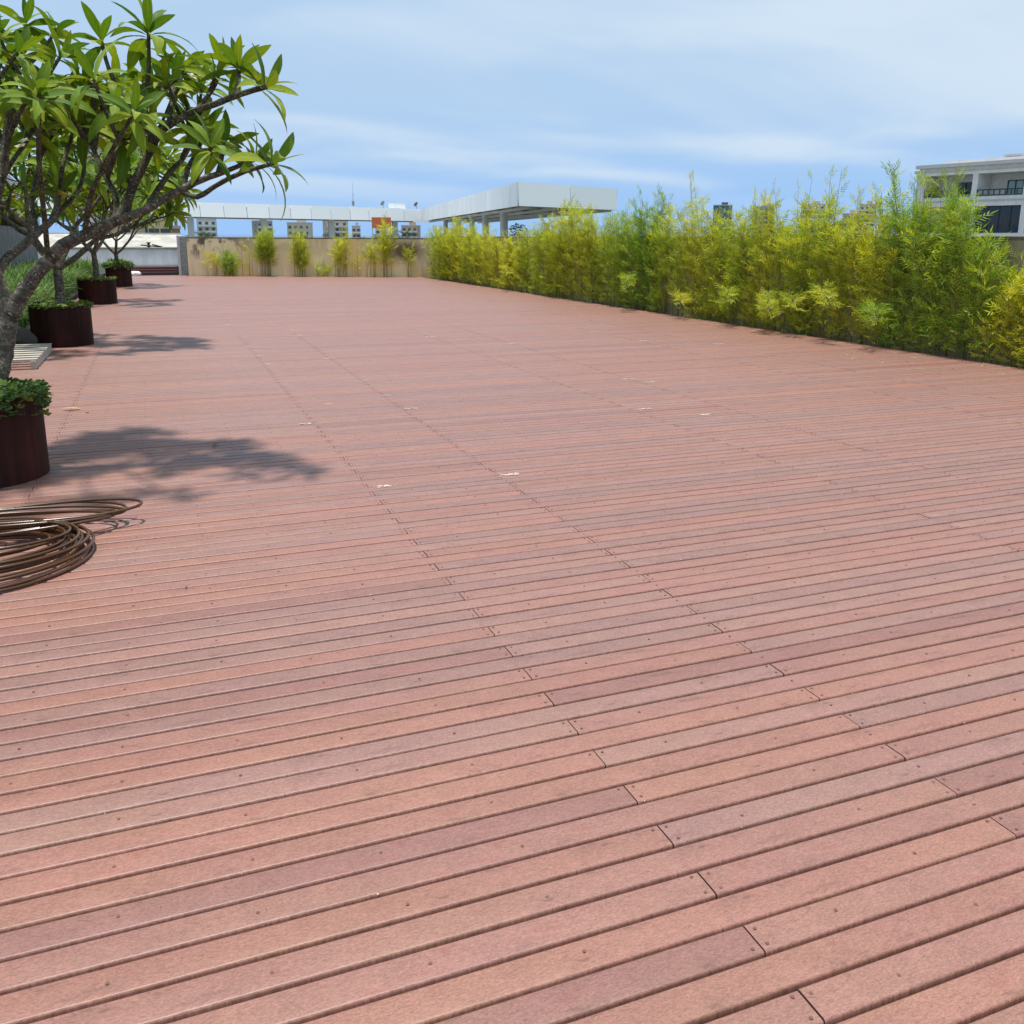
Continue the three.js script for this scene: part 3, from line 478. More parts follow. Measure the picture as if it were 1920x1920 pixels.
  for (let v = 0; v < 3; v++) {
    const N = 430, im = new THREE.InstancedMesh(tuft(800 + v), grassMat, N), R = rng(820 + v);
    for (let k = 0; k < N; k++) {
      const z = -8.8 - R() * 32.5, x = -2.25 - Math.pow(R(), 1.15) * 2.0; dummy.position.set(x, 0.08, z); dummy.rotation.set((R() - 0.5) * 0.25, R() * 6.28, (R() - 0.5) * 0.25); dummy.scale.setScalar(0.75 + R() * 0.5); dummy.updateMatrix(); im.setMatrixAt(k, dummy.matrix);
      const g = R(); im.setColorAt(k, col.setRGB(lerp(0.04, 0.17, g), lerp(0.12, 0.29, g), lerp(0.015, 0.03, g)));
    }
    im.name = 'tuft'; im.userData.kind = 'stuff'; shadows(im); group.add(im);
  }
}

// ---------------------------------------------------------------- bamboo
{
  const sprig = (seed, n) => { // short twig along +x with lance-shaped leaves
    const R = rng(seed), list = []; const stem = new THREE.CylinderGeometry(0.006, 0.01, 1, 3, 1, true).rotateZ(-Math.PI / 2).translate(0.5, 0, 0); list.push(stem.toNonIndexed());
    for (let i = 0; i < n; i++) {
      const t = 0.25 + 0.75 * i / (n - 1), l = 0.34 + R() * 0.22, w = 0.026 + R() * 0.012, pos = [0, 0, 0, l * 0.35, 0.015, -w, l, -0.07 * l, 0, 0, 0, 0, l, -0.07 * l, 0, l * 0.35, 0.015, w, 0, 0, 0, l * 0.35, -0.003, 0, l * 0.35, 0.015, -w];
      const g = new THREE.BufferGeometry(); g.setAttribute('position', new THREE.Float32BufferAttribute(pos.slice(0, 18), 3)); g.setAttribute('normal', new THREE.Float32BufferAttribute(new Array(6).fill([0, 1, 0]).flat(), 3)); g.setAttribute('uv', new THREE.Float32BufferAttribute(new Array(12).fill(0), 2));
      g.rotateX((R() - 0.5) * 1.2); g.rotateZ((R() - 0.66) * 1.2); g.rotateY(i === n - 1 ? 0 : (i % 2 ? 1 : -1) * (0.45 + R() * 0.5)); g.translate(t, 0, 0); g.computeVertexNormals(); list.push(g);
    }
    return merge(list);
  };
  const sprigs = [sprig(11, 9), sprig(12, 11), sprig(13, 8)];
  const leafM = new THREE.MeshPhysicalMaterial({ color: 0xffffff, roughness: 0.97, transmission: 0.5, thickness: 0, side: THREE.DoubleSide });
  const culmM = [std(lin(0.34, 0.25, 0.09), 0.6), std(lin(0.26, 0.24, 0.07), 0.6), std(lin(0.3, 0.2, 0.11), 0.7), std(lin(0.2, 0.2, 0.06), 0.6)];
  const dummy = new THREE.Object3D(), col = new THREE.Color(), X = V(1, 0, 0), q = new THREE.Quaternion();
  function clump(label, group, x, z, o) {
    const R = rng(o.seed), t = thing('bamboo_clump', label, 'bamboo', [x, o.y ?? -0.11, z], 0, group), spots = sprigs.map(() => []);
    for (let c = 0; c < o.culms; c++) {
      const bz0 = (R() - 0.5) * o.dz, tall = c < o.tips, side = Math.abs(bz0) / (o.dz * 0.5), H = (tall ? lerp(o.dense, o.tip, 0.75 + 0.25 * R()) : o.dense * (1.3 - 0.28 * side - R() * 0.4)) - (o.y ?? -0.11) - (tall ? 0.05 : 0.12);
      const bx = (R() - 0.5) * o.dx, bz = tall ? bz0 * 0.5 : bz0, lx = (-o.lean * R() + (R() - 0.4) * 0.12) * (tall ? 0.45 : 1), lz = (R() - 0.5) * (tall ? 0.22 : 0.5), droop = tall ? 0 : R() < 0.25 ? 0.5 : 0.12;
      const pts = []; for (let i = 0; i <= 5; i++) { const u = i / 5; pts.push(V(bx + lx * H * u * u + (R() - 0.5) * 0.015, H * u - H * droop * 0.28 * u * u * u, bz + lz * H * u * u * (1 + droop) + (R() - 0.5) * 0.015)); }
      part(t, 'culm', limb(pts, 0.0085 + R() * 0.005, 0.002, { sides: 5, step: H / 7, rough: 0.02, seed: c }), culmM[Math.floor(R() * 4)]);
      const curve = new THREE.CatmullRomCurve3(pts), bare = tall ? lerp(0.3, 0.5, R()) : o.bare * (0.5 + R());
      for (let u = bare; u < 1.01; u += 0.075 / H * (0.7 + R() * 0.6) / o.leafy) {
        const p = curve.getPoint(Math.min(1, u)), thin = tall && u > 0.84, n = thin ? 1 : 2 + (R() < 0.5 ? 1 : 0);
        if (thin && R() < 0.35) continue;
        for (let k = 0; k < n; k++) {
          const az = R() * 6.28, elv = thin ? 0.8 + R() * 0.5 : 0.1 + R() * 1.15, d = V(Math.cos(az) * Math.cos(elv), Math.sin(elv), Math.sin(az) * Math.cos(elv)), s = (thin ? 0.1 + R() * 0.08 : 0.11 + R() * 0.13) * (o.size ?? 1);
          spots[Math.floor(R() * 3)].push([p, d, s, R()]);
        }
      }
    }
    for (let c = 0; c < (o.basal ?? 0); c++) { // short young shoots at the foot
      const H = 0.35 + R() * 0.5, bx = -0.05 - R() * 0.12, bz = (R() - 0.5) * o.dz * 1.1, pts = [V(bx, 0, bz), V(bx - 0.04, H * 0.55, bz + (R() - 0.5) * 0.1), V(bx - 0.12 * R(), H, bz + (R() - 0.5) * 0.3)];
      part(t, 'culm', limb(pts, 0.005, 0.0015, { sides: 4, step: 0.15, rough: 0.02, seed: c + 90 }), culmM[1]); const curve = new THREE.CatmullRomCurve3(pts);
      for (let u = 0.25; u < 1.01; u += 0.11) for (let k = 0; k < 2; k++) { const az = R() * 6.28, e = R() * 0.9; spots[Math.floor(R() * 3)].push([curve.getPoint(Math.min(1, u)), V(Math.cos(az) * Math.cos(e), Math.sin(e), Math.sin(az) * Math.cos(e)), 0.09 + R() * 0.11, R()]); }
    }
    if (o.arch) for (let c = 0; c < o.arch; c++) { // shoots that bow out low over the deck
      const z0 = (R() - 0.5) * o.dz, out = 0.55 + R() * 0.35, up = 0.55 + R() * 0.4, pts = [V(0, 0.05, z0), V(-out * 0.3, up * 0.75, z0 + 0.1), V(-out * 0.7, up, z0 + 0.3), V(-out, up * 0.72, z0 + 0.55 + R() * 0.3)];
      part(t, 'culm', limb(pts, 0.008, 0.002, { sides: 5, step: 0.15, rough: 0.02, seed: c }), culmM[1]); const curve = new THREE.CatmullRomCurve3(pts);
      for (let u = 0.35; u < 1; u += 0.035) for (let k = 0; k < 3; k++) { const az = R() * 6.28; spots[Math.floor(R() * 3)].push([curve.getPoint(u), V(Math.cos(az) - 0.3, R() * 0.9 - 0.3, Math.sin(az) + 0.3).normalize(), 0.12 + R() * 0.12, R()]); }
    }
    spots.forEach((list, v) => {
      if (!list.length) return;
      const im = new THREE.InstancedMesh(sprigs[v], leafM, list.length);
      list.forEach(([p, d, s, r], i) => {
        q.setFromUnitVectors(X, d); dummy.position.copy(p); dummy.quaternion.copy(q); dummy.rotateX(r * 6.28 * 0.25); dummy.scale.setScalar(s); dummy.updateMatrix(); im.setMatrixAt(i, dummy.matrix);
        const g = clamp(o.green + (hash(i, v, o.seed) - 0.5) * 0.5), b = 0.6 + hash(i, v, o.seed + 7) * 0.6; im.setColorAt(i, col.setRGB(lerp(0.74, 0.16, g) * b, lerp(0.72, 0.42, g) * b, 0.005 * b));
      });
      im.name = 'foliage'; im.userData.kind = 'stuff'; shadows(im); t.add(im);
    });
  }
  // z along the right wall, height of the dense part, height of the tips, how green
  const right = [[-35.3, 1.74, 2.05, 0.25], [-33.2, 1.94, 2.29, 0.2], [-31.3, 1.88, 2.2, 0.15], [-30, 1.7, 1.95, 0.12], [-28.6, 1.5, 1.75, 0.1], [-27.3, 1.5, 1.8, 0.1], [-26.1, 1.56, 1.9, 0.1], [-24.6, 1.72, 2.17, 0.2], [-23.1, 2.17, 2.5, 0.15], [-21.9, 2.06, 2.33, 0.25], [-20.5, 1.91, 2.23, 0.45], [-19.4, 2.06, 2.39, 0.45], [-18.5, 2.3, 2.66, 0.75], [-17.6, 1.86, 2.5, 0.2], [-16.6, 1.93, 2.92, 0.2], [-15.7, 1.82, 2.1, 0.22], [-14.9, 1.88, 2.15, 0.25], [-14.2, 2.05, 2.36, 0.28], [-13.5, 1.95, 2.65, 0.2], [-12.9, 1.86, 2.24, 0.2], [-12.4, 1.88, 2.72, 0.15], [-11.8, 1.9, 2.3, 0.15], [-11.3, 1.86, 2.42, 0.2], [-10.8, 2.13, 2.46, 0.52], [-10.3, 2.14, 2.44, 0.6], [-9.8, 2.05, 2.5, 0.5], [-9.3, 1.36, 1.6, 0.35], [-8.75, 1.12, 1.4, 0.06], [-8.2, 1.2, 1.55, 0.12], [-7.5, 1.45, 1.8, 0.3]];
  const ordinal = (n) => ['first', 'second', 'third', 'fourth', 'fifth', 'sixth', 'seventh', 'eighth', 'ninth', 'tenth', 'eleventh', 'twelfth', 'thirteenth', 'fourteenth', 'fifteenth', 'sixteenth', 'seventeenth', 'eighteenth', 'nineteenth', 'twentieth', 'twenty-first', 'twenty-second', 'twenty-third', 'twenty-fourth', 'twenty-fifth', 'twenty-sixth', 'twenty-seventh', 'twenty-eighth', 'twenty-ninth', 'thirtieth'][n];
  right.forEach(([z, dense, tip, green], i) => {
    const gap = Math.abs((right[i + 1]?.[0] ?? z + 0.7) - (right[i - 1]?.[0] ?? z - 2)) / 2;
    clump(`${green > 0.4 ? 'green' : 'yellow-green'} bamboo clump, ${ordinal(i)} along the right wall counted from its far corner`, 'bamboo along the right wall', 10.62, z, { seed: 3000 + i, dense: dense * 1.05, tip: tip * 1.03, green: clamp(green + (hash(i, 4, 78) - 0.4) * 0.34, 0, 0.8), culms: Math.round(6 + gap * 8.5), tips: tip - dense > 0.5 ? 3 : 4, dx: 0.22, dz: gap * 1.05, lean: 0.2, basal: 5, bare: 0.04 + hash(i, 2, 77) * 0.2, leafy: 0.8 + hash(i, 5, 77) * 0.4, size: 1.0 + hash(i, 6, 77) * 0.3, arch: i === 18 ? 3 : hash(i, 9, 77) < 0.22 ? 1 : 0 });
  });
  const back = [['pale dry bamboo stems at the left end of the sand-coloured wall', 2.17, -40.77, 0.95, 1.1, -0.1, 7, 0.5, 0.4], ['small dark green bamboo bush, leftmost on the sand-coloured wall', 2.85, -40.5, 0.92, 1.02, 0.65, 10, 0.1, 0.7], ['single thin bamboo stems left of the round bush', 3.56, -40.2, 1.3, 1.55, 0, 4, 0.5, 0.3], ['round leafy bamboo bush in the left half of the sand-coloured wall', 4.25, -39.95, 1.7, 1.95, 0.35, 16, 0.42, 1.35], ['upright bamboo clump right of the round bush', 5.66, -39.35, 1.6, 2.05, 0.2, 11, 0.3, 0.9], ['tiny bamboo tuft low on the sand-coloured wall', 6.5, -39.0, 0.5, 0.6, 0.35, 6, 0.1, 0.7], ['slim brownish bamboo clump at the middle of the sand-coloured wall', 7.24, -38.7, 1.65, 2.06, 0.1, 9, 0.35, 0.7], ['sparse thin bamboo stems beside the slim clump', 7.85, -38.45, 1.0, 1.15, 0.05, 4, 0.4, 0.4], ['light bamboo clump in front of the orange panel', 8.45, -38.2, 1.5, 1.6, 0.15, 7, 0.4, 0.5], ['tall thin bamboo clump rising above the sand-coloured wall', 9.1, -37.95, 2.1, 2.62, 0.1, 7, 0.45, 1.0], ['nearly bare bamboo stems near the corner of the two walls', 10.0, -37.57, 1.25, 1.4, 0.1, 5, 0.6, 0.35]];
  { // dry leaves dropped along the strip
    const dry = new THREE.InstancedMesh(leafGeometry(0.5, 0.09, 0.2, 4), new THREE.MeshPhysicalMaterial({ color: 0xffffff, roughness: 0.9, transmission: 0.1, thickness: 0 }), 420), R = rng(717);
    for (let i = 0; i < 420; i++) { dummy.position.set(10.42 - Math.pow(R(), 2.6) * 1.5, 0.006, -7 - R() * 29); dummy.rotation.set((R() - 0.5) * 0.3, R() * 6.28, (R() - 0.5) * 0.2); dummy.scale.setScalar(0.05 + R() * 0.06); dummy.updateMatrix(); dry.setMatrixAt(i, dummy.matrix); const t = R(); dry.setColorAt(i, col.setRGB(lerp(0.3, 0.5, t), lerp(0.19, 0.4, t), lerp(0.08, 0.16, t))); }
    dry.name = 'leaf_litter'; shadows(dry); scene.add(dry); tag(dry, 'dry bamboo leaves strewn along the right edge of the deck', 'leaves', null, 'stuff');
  }
  back.forEach(([label, x, z, dense, tip, green, culms, bare, leafy], i) => clump(label, 'bamboo along the back wall', x, z, { seed: 5000 + i, y: 0.0, dense, tip, green, culms, tips: 2, dx: 0.5, dz: 0.12, lean: 0.0, bare, leafy, size: 1.5 }));
}

// ---------------------------------------------------------------- coiled hose
{
  const pts = [], R = rng(55), N = 20, S = 26;
  for (let k = 0; k < N; k++) {
    const late = k >= 15, f = k / 14, cx = late ? -0.85 + (k - 17) * 0.03 : -1.0 + (hash(k, 1, 9) - 0.5) * 0.06, cz = late ? -5.46 + (hash(k, 4, 9) - 0.5) * 0.1 : -5.03 + f * -0.1 + (hash(k, 2, 9) - 0.5) * 0.05;
    const ra = late ? 0.54 + hash(k, 3, 9) * 0.1 : 0.61 - 0.2 * f + (hash(k, 3, 9) - 0.5) * 0.05, rb = late ? 0.13 + hash(k, 5, 9) * 0.1 : 0.57 - 0.36 * f + (hash(k, 6, 9) - 0.5) * 0.05, y = late ? 0.07 + (k - 15) * 0.01 : 0.01 + (k % 6) * 0.0165 + (k > 5 ? 0.008 : 0);
    for (let i = 0; i < S; i++) { const a = i / S * Math.PI * 2 + Math.PI; pts.push(V(cx + Math.cos(a) * ra, y + 0.012 * Math.sin(a * 2 + k) * (late ? 1.0 : 0.5) + (late ? 0 : 0.006), cz - Math.sin(a) * rb)); }
  }
  pts.forEach((p) => { p.y = Math.max(p.y, 0.0125); });
  // smooth where one turn passes into the next
  for (let it = 0; it < 3; it++) for (let i = 1; i < pts.length - 1; i++) pts[i].lerp(pts[i - 1].clone().add(pts[i + 1]).multiplyScalar(0.5), 0.5);
  const curve = new THREE.CatmullRomCurve3(pts);
  const g = new THREE.TubeGeometry(curve, pts.length * 4, 0.0088, 9, false);
  solo('garden_hose', g, new THREE.MeshPhysicalMaterial({ color: lin(0.075, 0.031, 0.009), roughness: 0.24, clearcoat: 0.1, clearcoatRoughness: 0.25 }), 'loose coil of shiny brown garden hose lying on the deck', 'hose');
}
// ---------------------------------------------------------------- pallet and litter
{
  const p = thing('slatted_pallet', 'weathered white slatted pallet lying on the deck between two planters', 'pallet', [-1.98, 0.004, -13.5], 0.0);
  const wood = std(lin(0.62, 0.57, 0.48), 0.85, { map: repeated(plasterTex, 2, 2) });
  for (const sx of [-0.45, 0, 0.45]) part(p, 'stringer', boxUV(rbox(0.06, 0.1, 1.85, 0.004)), wood, [sx, 0.051, 0]);
  for (let i = 0; i < 8; i++) { const s = part(p, 'slat', boxUV(rbox(0.98, 0.022, 0.1, 0.003)), wood, [0, 0.113, -0.86 + i * 0.246]); s.rotation.y = (hash(i, 3, 4) - 0.5) * 0.03; }
  const stone = new THREE.IcosahedronGeometry(0.24, 4), sp = stone.attributes.position; for (let i = 0; i < sp.count; i++) { const k = 0.8 + 0.4 * fbm(sp.getX(i) * 5 + 4, sp.getY(i) * 5 + sp.getZ(i) * 4 + 4, 66, 3); sp.setXYZ(i, sp.getX(i) * k * 1.2, sp.getY(i) * k * 0.75, sp.getZ(i) * k); } stone.computeVertexNormals();
  solo('stone', mergeVertices(stone), concrete(lin(0.12, 0.11, 0.1)), 'dark rounded stone at the edge of the grass behind the pallet', 'stone').position.set(-2.0, 0.15, -14.9);
  const litterMats = [leafMat(0.5, 0.36, 0.1, 0.1), leafMat(0.24, 0.12, 0.05, 0.05), leafMat(0.4, 0.3, 0.16, 0.1), leafMat(0.04, 0.025, 0.02, 0.0)];
  const litter = [[-0.95, -9.43, 0.2, 0, 'curled yellow fallen leaf beside the nearest planter'], [-0.7, -9.2, 0.08, 1, 'small brown fallen leaf near the yellow one'], [5.7, -23.2, 0.09, 3, 'dark fallen leaf far out on the open deck'], [6.2, -19.9, 0.1, 3, 'dark curled leaf on the deck, left of the bamboo'], [9.9, -13.3, 0.3, 1, 'brown fallen bamboo sheath at the deck edge'], [0.02, -4.3, 0.03, 3, 'tiny dark pebble-like scrap right of the hose'], [9.6, -10.6, 0.09, 2, 'pale dry leaf on the right side of the deck'], [9.0, -9.2, 0.07, 2, 'small pale dry leaf nearer on the right of the deck'], [1.55, -33.2, 0.16, 3, 'dark scrap on the deck near the far wall'], [0.15, -20.6, 0.09, 3, 'dark scrap on the deck left of the middle'], [3.4, -11.2, 0.08, 2, 'pale dry leaf in the middle of the deck'], [0.35, -7.4, 0.14, 1, 'thin curled brown leaf in the shadow of the tree'], [-0.72, -8.0, 0.07, 2, 'pale leaf in the tree shadow by the nearest planter'], [-0.35, -8.2, 0.06, 2, 'second pale leaf in the tree shadow'], [8.9, -16.5, 0.08, 1, 'brown dry leaf on the deck before the bamboo']];
  litter.forEach(([x, z, s, m, label], i) => { const o = solo('fallen_leaf', plumLeaves[3], litterMats[m], label, 'leaf', 'dry leaves fallen on the deck'); o.position.set(x, 0.004 + s * 0.1, z); o.rotation.set(0.0, i * 2.1, 0.03); o.scale.set(s, s * 0.22, s); });
}

// ---------------------------------------------------------------- white canopy beyond the wall
{
  const T = 4.6, S = 3.33, A = V(18.63, 0, -47.23), B = V(26.73, 0, -51.14), C = V(26.74, 0, -95.97), E0 = V(2.64, 0, -85.77), E = E0.clone().add(E0.clone().sub(C).multiplyScalar(0.55));
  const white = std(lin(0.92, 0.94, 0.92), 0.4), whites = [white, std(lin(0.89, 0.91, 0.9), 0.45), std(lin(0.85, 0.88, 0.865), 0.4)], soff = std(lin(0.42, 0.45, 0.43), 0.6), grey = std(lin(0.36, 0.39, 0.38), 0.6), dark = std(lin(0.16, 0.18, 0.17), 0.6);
  const can = thing('white_canopy', 'long white panelled canopy on columns, bent like an L, beyond the back wall', 'canopy');
  const Fb = B.clone().add(C).sub(A), depth = V(C.z - E.z, 0, -(C.x - E.x)).normalize().multiplyScalar(7.5); if (depth.z > 0) depth.negate();
  function face(a, b, pw, name, lean = 0) { // row of panels with open joints; lean is invented, to catch the overhead sun
    const d = b.clone().sub(a), L = d.length(), n = Math.max(1, Math.round(L / pw)), w = L / n, ang = -Math.atan2(d.z, d.x);
    for (let i = 0; i < n; i++) { const m = part(can, name, unitBox(w - 0.05, T - S, 0.06), whites[Math.floor(hash(i, n, 8) * 3)], a.clone().addScaledVector(d, (i + 0.5) / n).setY((T + S) / 2).toArray()); m.rotation.y = ang; m.position.x += (hash(i, n, 3) - 0.5) * 0.012; m.rotation.y += (hash(i, n, 5) - 0.5) * 0.012; m.rotation.order = 'YXZ'; m.rotation.x = -lean; }
  }
  face(A, C, 2.0, 'fascia_panel'); face(A, B, 4.4, 'fascia_panel', 0.1); face(E, C, 2.25, 'fascia_panel', 0.1); face(B, Fb, 6, 'fascia_panel'); face(E.clone().add(depth), C.clone().add(depth).add(V(6, 0, 0)), 6, 'fascia_panel');
  const slab = (pts, y, h, m, name) => { const s = new THREE.Shape(pts.map((p) => new THREE.Vector2(p.x, -p.z))), g = new THREE.ExtrudeGeometry(s, { depth: h, bevelEnabled: false }); g.rotateX(-Math.PI / 2); return part(can, name, g, m, [0, y, 0]); };
  const inset = (p, c, f) => p.clone().lerp(c, f), mid1 = A.clone().add(B).add(C).add(Fb).multiplyScalar(0.25);
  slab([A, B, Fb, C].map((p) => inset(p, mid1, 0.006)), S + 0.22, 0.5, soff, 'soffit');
  slab([A, B, Fb, C].map((p) => inset(p, mid1, 0.012)), T - 0.25, 0.1, white, 'roof');
  const mid2 = E.clone().add(C).add(depth.clone().multiplyScalar(0.5)).multiplyScalar(0.5);
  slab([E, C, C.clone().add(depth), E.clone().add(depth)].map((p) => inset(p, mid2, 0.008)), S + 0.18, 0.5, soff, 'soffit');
  slab([E, C, C.clone().add(depth), E.clone().add(depth)].map((p) => inset(p, mid2, 0.014)), T - 0.3, 0.1, white, 'roof');
  const ac = C.clone().sub(A), ab = B.clone().sub(A);
  for (let i = 0; i < 12; i++) { const p = A.clone().addScaledVector(ac, 0.015 + i / 12 * 0.97), m = part(can, 'beam', unitBox(ab.length() - 0.2, 0.2, 0.16), i % 2 ? grey : dark, p.clone().addScaledVector(ab, 0.5).setY(S + 0.12).toArray()); m.rotation.y = -Math.atan2(ab.z, ab.x); }
  for (const f of [0.13, 0.4, 0.7, 0.95]) { const m = part(can, 'girder', unitBox(ac.length() * 0.98, 0.16, 0.2), grey, A.clone().addScaledVector(ab, f).addScaledVector(ac, 0.5).setY(S - 0.03).toArray()); m.rotation.y = -Math.atan2(ac.z, ac.x); }
  const ec = C.clone().sub(E); { const m = part(can, 'girder', unitBox(ec.length(), 0.22, 0.3), dark, E.clone().addScaledVector(ec, 0.5).addScaledVector(depth, 0.2).setY(S + 0.03).toArray()); m.rotation.y = -Math.atan2(ec.z, ec.x); }
  for (const [x, z, r] of [[21.43, -56.77, 0.26], [22.56, -63.56, 0.25], [23.57, -69.6, 0.2], [24.75, -76.7, 0.22], [26.2, -85.3, 0.22]]) { part(can, 'column', new THREE.CylinderGeometry(r, r, S + 0.45, 20), grey, [x, (S - 0.05) / 2, z]); part(can, 'column_head', new THREE.CylinderGeometry(r * 1.15, r * 1.02, 0.1, 20), grey, [x, S - 0.16, z]); }
  for (const [x, z] of [[3.1, -87.27], [9.73, -90.08], [16.61, -92.99], [23.87, -96.06], [-4.2, -84.2]]) part(can, 'column', unitBox(0.55, S + 0.45, 0.5), grey, [x, (S - 0.05) / 2, z]);
  // kit on the canopy roof
  const kit = thing('roof_unit', 'white equipment box on the canopy at its inner corner', 'equipment', [24.3, T - 0.2, -96.5], 0.3);
  part(kit, 'case', rbox(1.5, 0.7, 1, 0.03), std(lin(0.78, 0.78, 0.76), 0.5), [0, 0.35, 0]); part(kit, 'lid', rbox(1.54, 0.05, 1.04, 0.02), std(lin(0.6, 0.6, 0.6), 0.5), [0, 0.725, 0]);
  for (const [x, z, l] of [[22.6, -95.7, 'dark dish antenna left of the white roof box'], [26.6, -97.2, 'small dish antenna right of the white roof box']]) { const a = thing('dish_antenna', l, 'antenna', [x, T - 0.2, z], 0.6); part(a, 'mast', new THREE.CylinderGeometry(0.03, 0.03, 0.7, 6), dark, [0, 0.35, 0]); part(a, 'dish', new THREE.SphereGeometry(0.35, 14, 6, 0, 6.283, 0, 0.9).rotateX(-1.0), dark, [0, 0.62, 0.1]); }
  const m = thing('mast_antenna', 'thin antenna mast with a small box on the canopy roof', 'antenna', [19.1, T - 0.3, -94.0]);
  part(m, 'mast', new THREE.CylinderGeometry(0.025, 0.04, 1.7, 6), dark, [0, 0.85, 0]); part(m, 'box', rbox(0.22, 0.45, 0.2, 0.03), dark, [0, 0.7, 0]); part(m, 'whip', new THREE.CylinderGeometry(0.012, 0.012, 1.0, 5), dark, [0, 2.2, 0]);
  const ob = thing('orange_panel', 'orange-red panel board standing behind the back wall', 'panel', [18.9, -0.2, -80.9], -0.25);
  part(ob, 'board', rbox(1.7, 0.95, 0.08, 0.01), std(lin(0.5, 0.14, 0.04), 0.7), [0, 3.1, 0]); for (const s of [-0.8, 0.8]) part(ob, 'leg', unitBox(0.08, 3.5, 0.08), grey, [s, 1.75, -0.09]);
}

// ---------------------------------------------------------------- apartment house on the right
{
  const d = V(0.2159, 0, 0.9764), house = thing('apartment_house', 'pale apartment house with deep balconies rising behind the bamboo at the right', 'building', [65.733, 0, -66.452], Math.atan2(-d.z, d.x));
  // local frame: x along the facade, z outward (towards the terrace)
  const wallM = whitePlaster(0.98, 0.95, 0.92), trim = whitePlaster(0.7, 0.68, 0.66), greenM = std(lin(0.012, 0.05, 0.045), 0.5), glassM = new THREE.MeshPhysicalMaterial({ color: lin(0.3, 0.42, 0.4), roughness: 0.08, metalness: 0, specularIntensity: 1 }), darkGlass = new THREE.MeshPhysicalMaterial({ color: lin(0.02, 0.03, 0.045), roughness: 0.06 }), brown = std(lin(0.12, 0.1, 0.085), 0.8);
  const B = (name, mat, x0, x1, y0, y1, z0, z1, parent = house) => part(parent, name, boxUV(box(x1 - x0, y1 - y0, z1 - z0)), mat, [(x0 + x1) / 2, (y0 + y1) / 2, (z0 + z1) / 2]);

  const floors = [[5.3, 7.24], [2.22, 4.5], [-0.6, 1.72], [-3.4, -1.1], [-6.2, -3.9]], bays = [[0.6, 5.08], [5.55, 9.55], [10.0, 14.4], [14.9, 19.3]];
  B('pier', wallM, 0, 0.6, -9, 7.9, -2.2, 0);
  for (let i = 0; i < bays.length; i++) B('pier', wallM, bays[i][1], bays[i + 1]?.[0] ?? 20, -9, 7.9, -2.2, 0);
  floors.forEach(([y0, y1], f) => { const top = f === 0 ? 7.9 : floors[f - 1][0]; bays.forEach(([x0, x1]) => B('spandrel', wallM, x0, x1, y1, top, -2.2, -0.015)); if (f < 3) B('string_course', trim, -0.05, 20.05, top - 0.36, top - 0.26, 0.0, 0.1); });
  B('cornice', trim, -0.25, 20.2, 7.9, 8.2, -2.5, 0.3); B('attic', wallM, 2.0, 20, 8.2, 8.5, -8, -0.6);
  B('rear_block', wallM, 0.1, 19.9, -9, 7.88, -12, -2.22);
  B('side_wing', wallM, -1.25, -0.02, -9, 7.62, -9, -1.6); B('wing_cornice', trim, -1.45, -0.3, 7.62, 7.86, -9.2, -1.4);
  B('roof_tank', whitePlaster(0.62, 0.61, 0.6), 8.7, 14, 8.51, 9.75, -5, -1.6); B('tank_cap', trim, 8.6, 14.1, 9.75, 9.9, -5.1, -1.5); B('canopy_slab', trim, 7.2, 8.68, 8.55, 8.72, -3, -0.7);
  floors.slice(0, 3).forEach(([y0, y1], f) => bays.forEach(([x0, x1], b) => {
    const glassFront = f > 0 && b > 0;
    const w0 = x0 + (b === 0 ? 2.0 : 1.5), w1 = Math.min(x1 - 0.35, w0 + 2.0);
    if (glassFront) { // closed in with dark panes
      for (let i = 0; i < 4; i++) { const a = lerp(x0, x1, i / 4), c = lerp(x0, x1, (i + 1) / 4), p = B('pane', darkGlass, a + 0.04, c - 0.04, y0 + 0.05, y1 - 0.05, -0.4, -0.36); B('mullion', greenM, a, a + 0.06, y0, y1, -0.42, -0.3); }
    } else {
      const win = new THREE.Group(); win.name = 'window'; house.add(win);
      for (let i = 0; i < 3; i++) { const a = lerp(w0, w1, i / 3), c = lerp(w0, w1, (i + 1) / 3); B('pane', b === 0 ? darkGlass : glassM, a + 0.05, c - 0.05, y0 + 0.3, y0 + 1.3, -2.19, -2.17, win); B('frame', greenM, a - 0.02, a + 0.05, y0 + 0.22, y0 + 1.38, -2.19, -2.1, win); }
      B('frame', greenM, w1 - 0.05, w1 + 0.03, y0 + 0.22, y0 + 1.38, -2.19, -2.1, win); B('frame', greenM, w0, w1, y0 + 1.3, y0 + 1.38, -2.19, -2.1, win);
      const rail = new THREE.Group(); rail.name = 'railing'; house.add(rail);
      B('top_rail', greenM, x0, x1, y0 + 0.5, y0 + 0.6, -0.12, -0.03, rail); B('bottom_rail', greenM, x0, x1, y0 + 0.06, y0 + 0.14, -0.12, -0.03, rail);
      for (let i = 0; i <= 8; i++) { const a = lerp(x0 + 0.04, x1 - 0.04, i / 8); B('baluster', greenM, a - 0.035, a + 0.035, y0 + 0.14, y0 + 0.5, -0.11, -0.04, rail); }
      if (b === 0 && f === 0) { B('cupboard', brown, x0 + 0.05, x0 + 0.7, y0 + 0.02, y0 + 0.95, -1.2, -0.5); }
    }
  }));
}

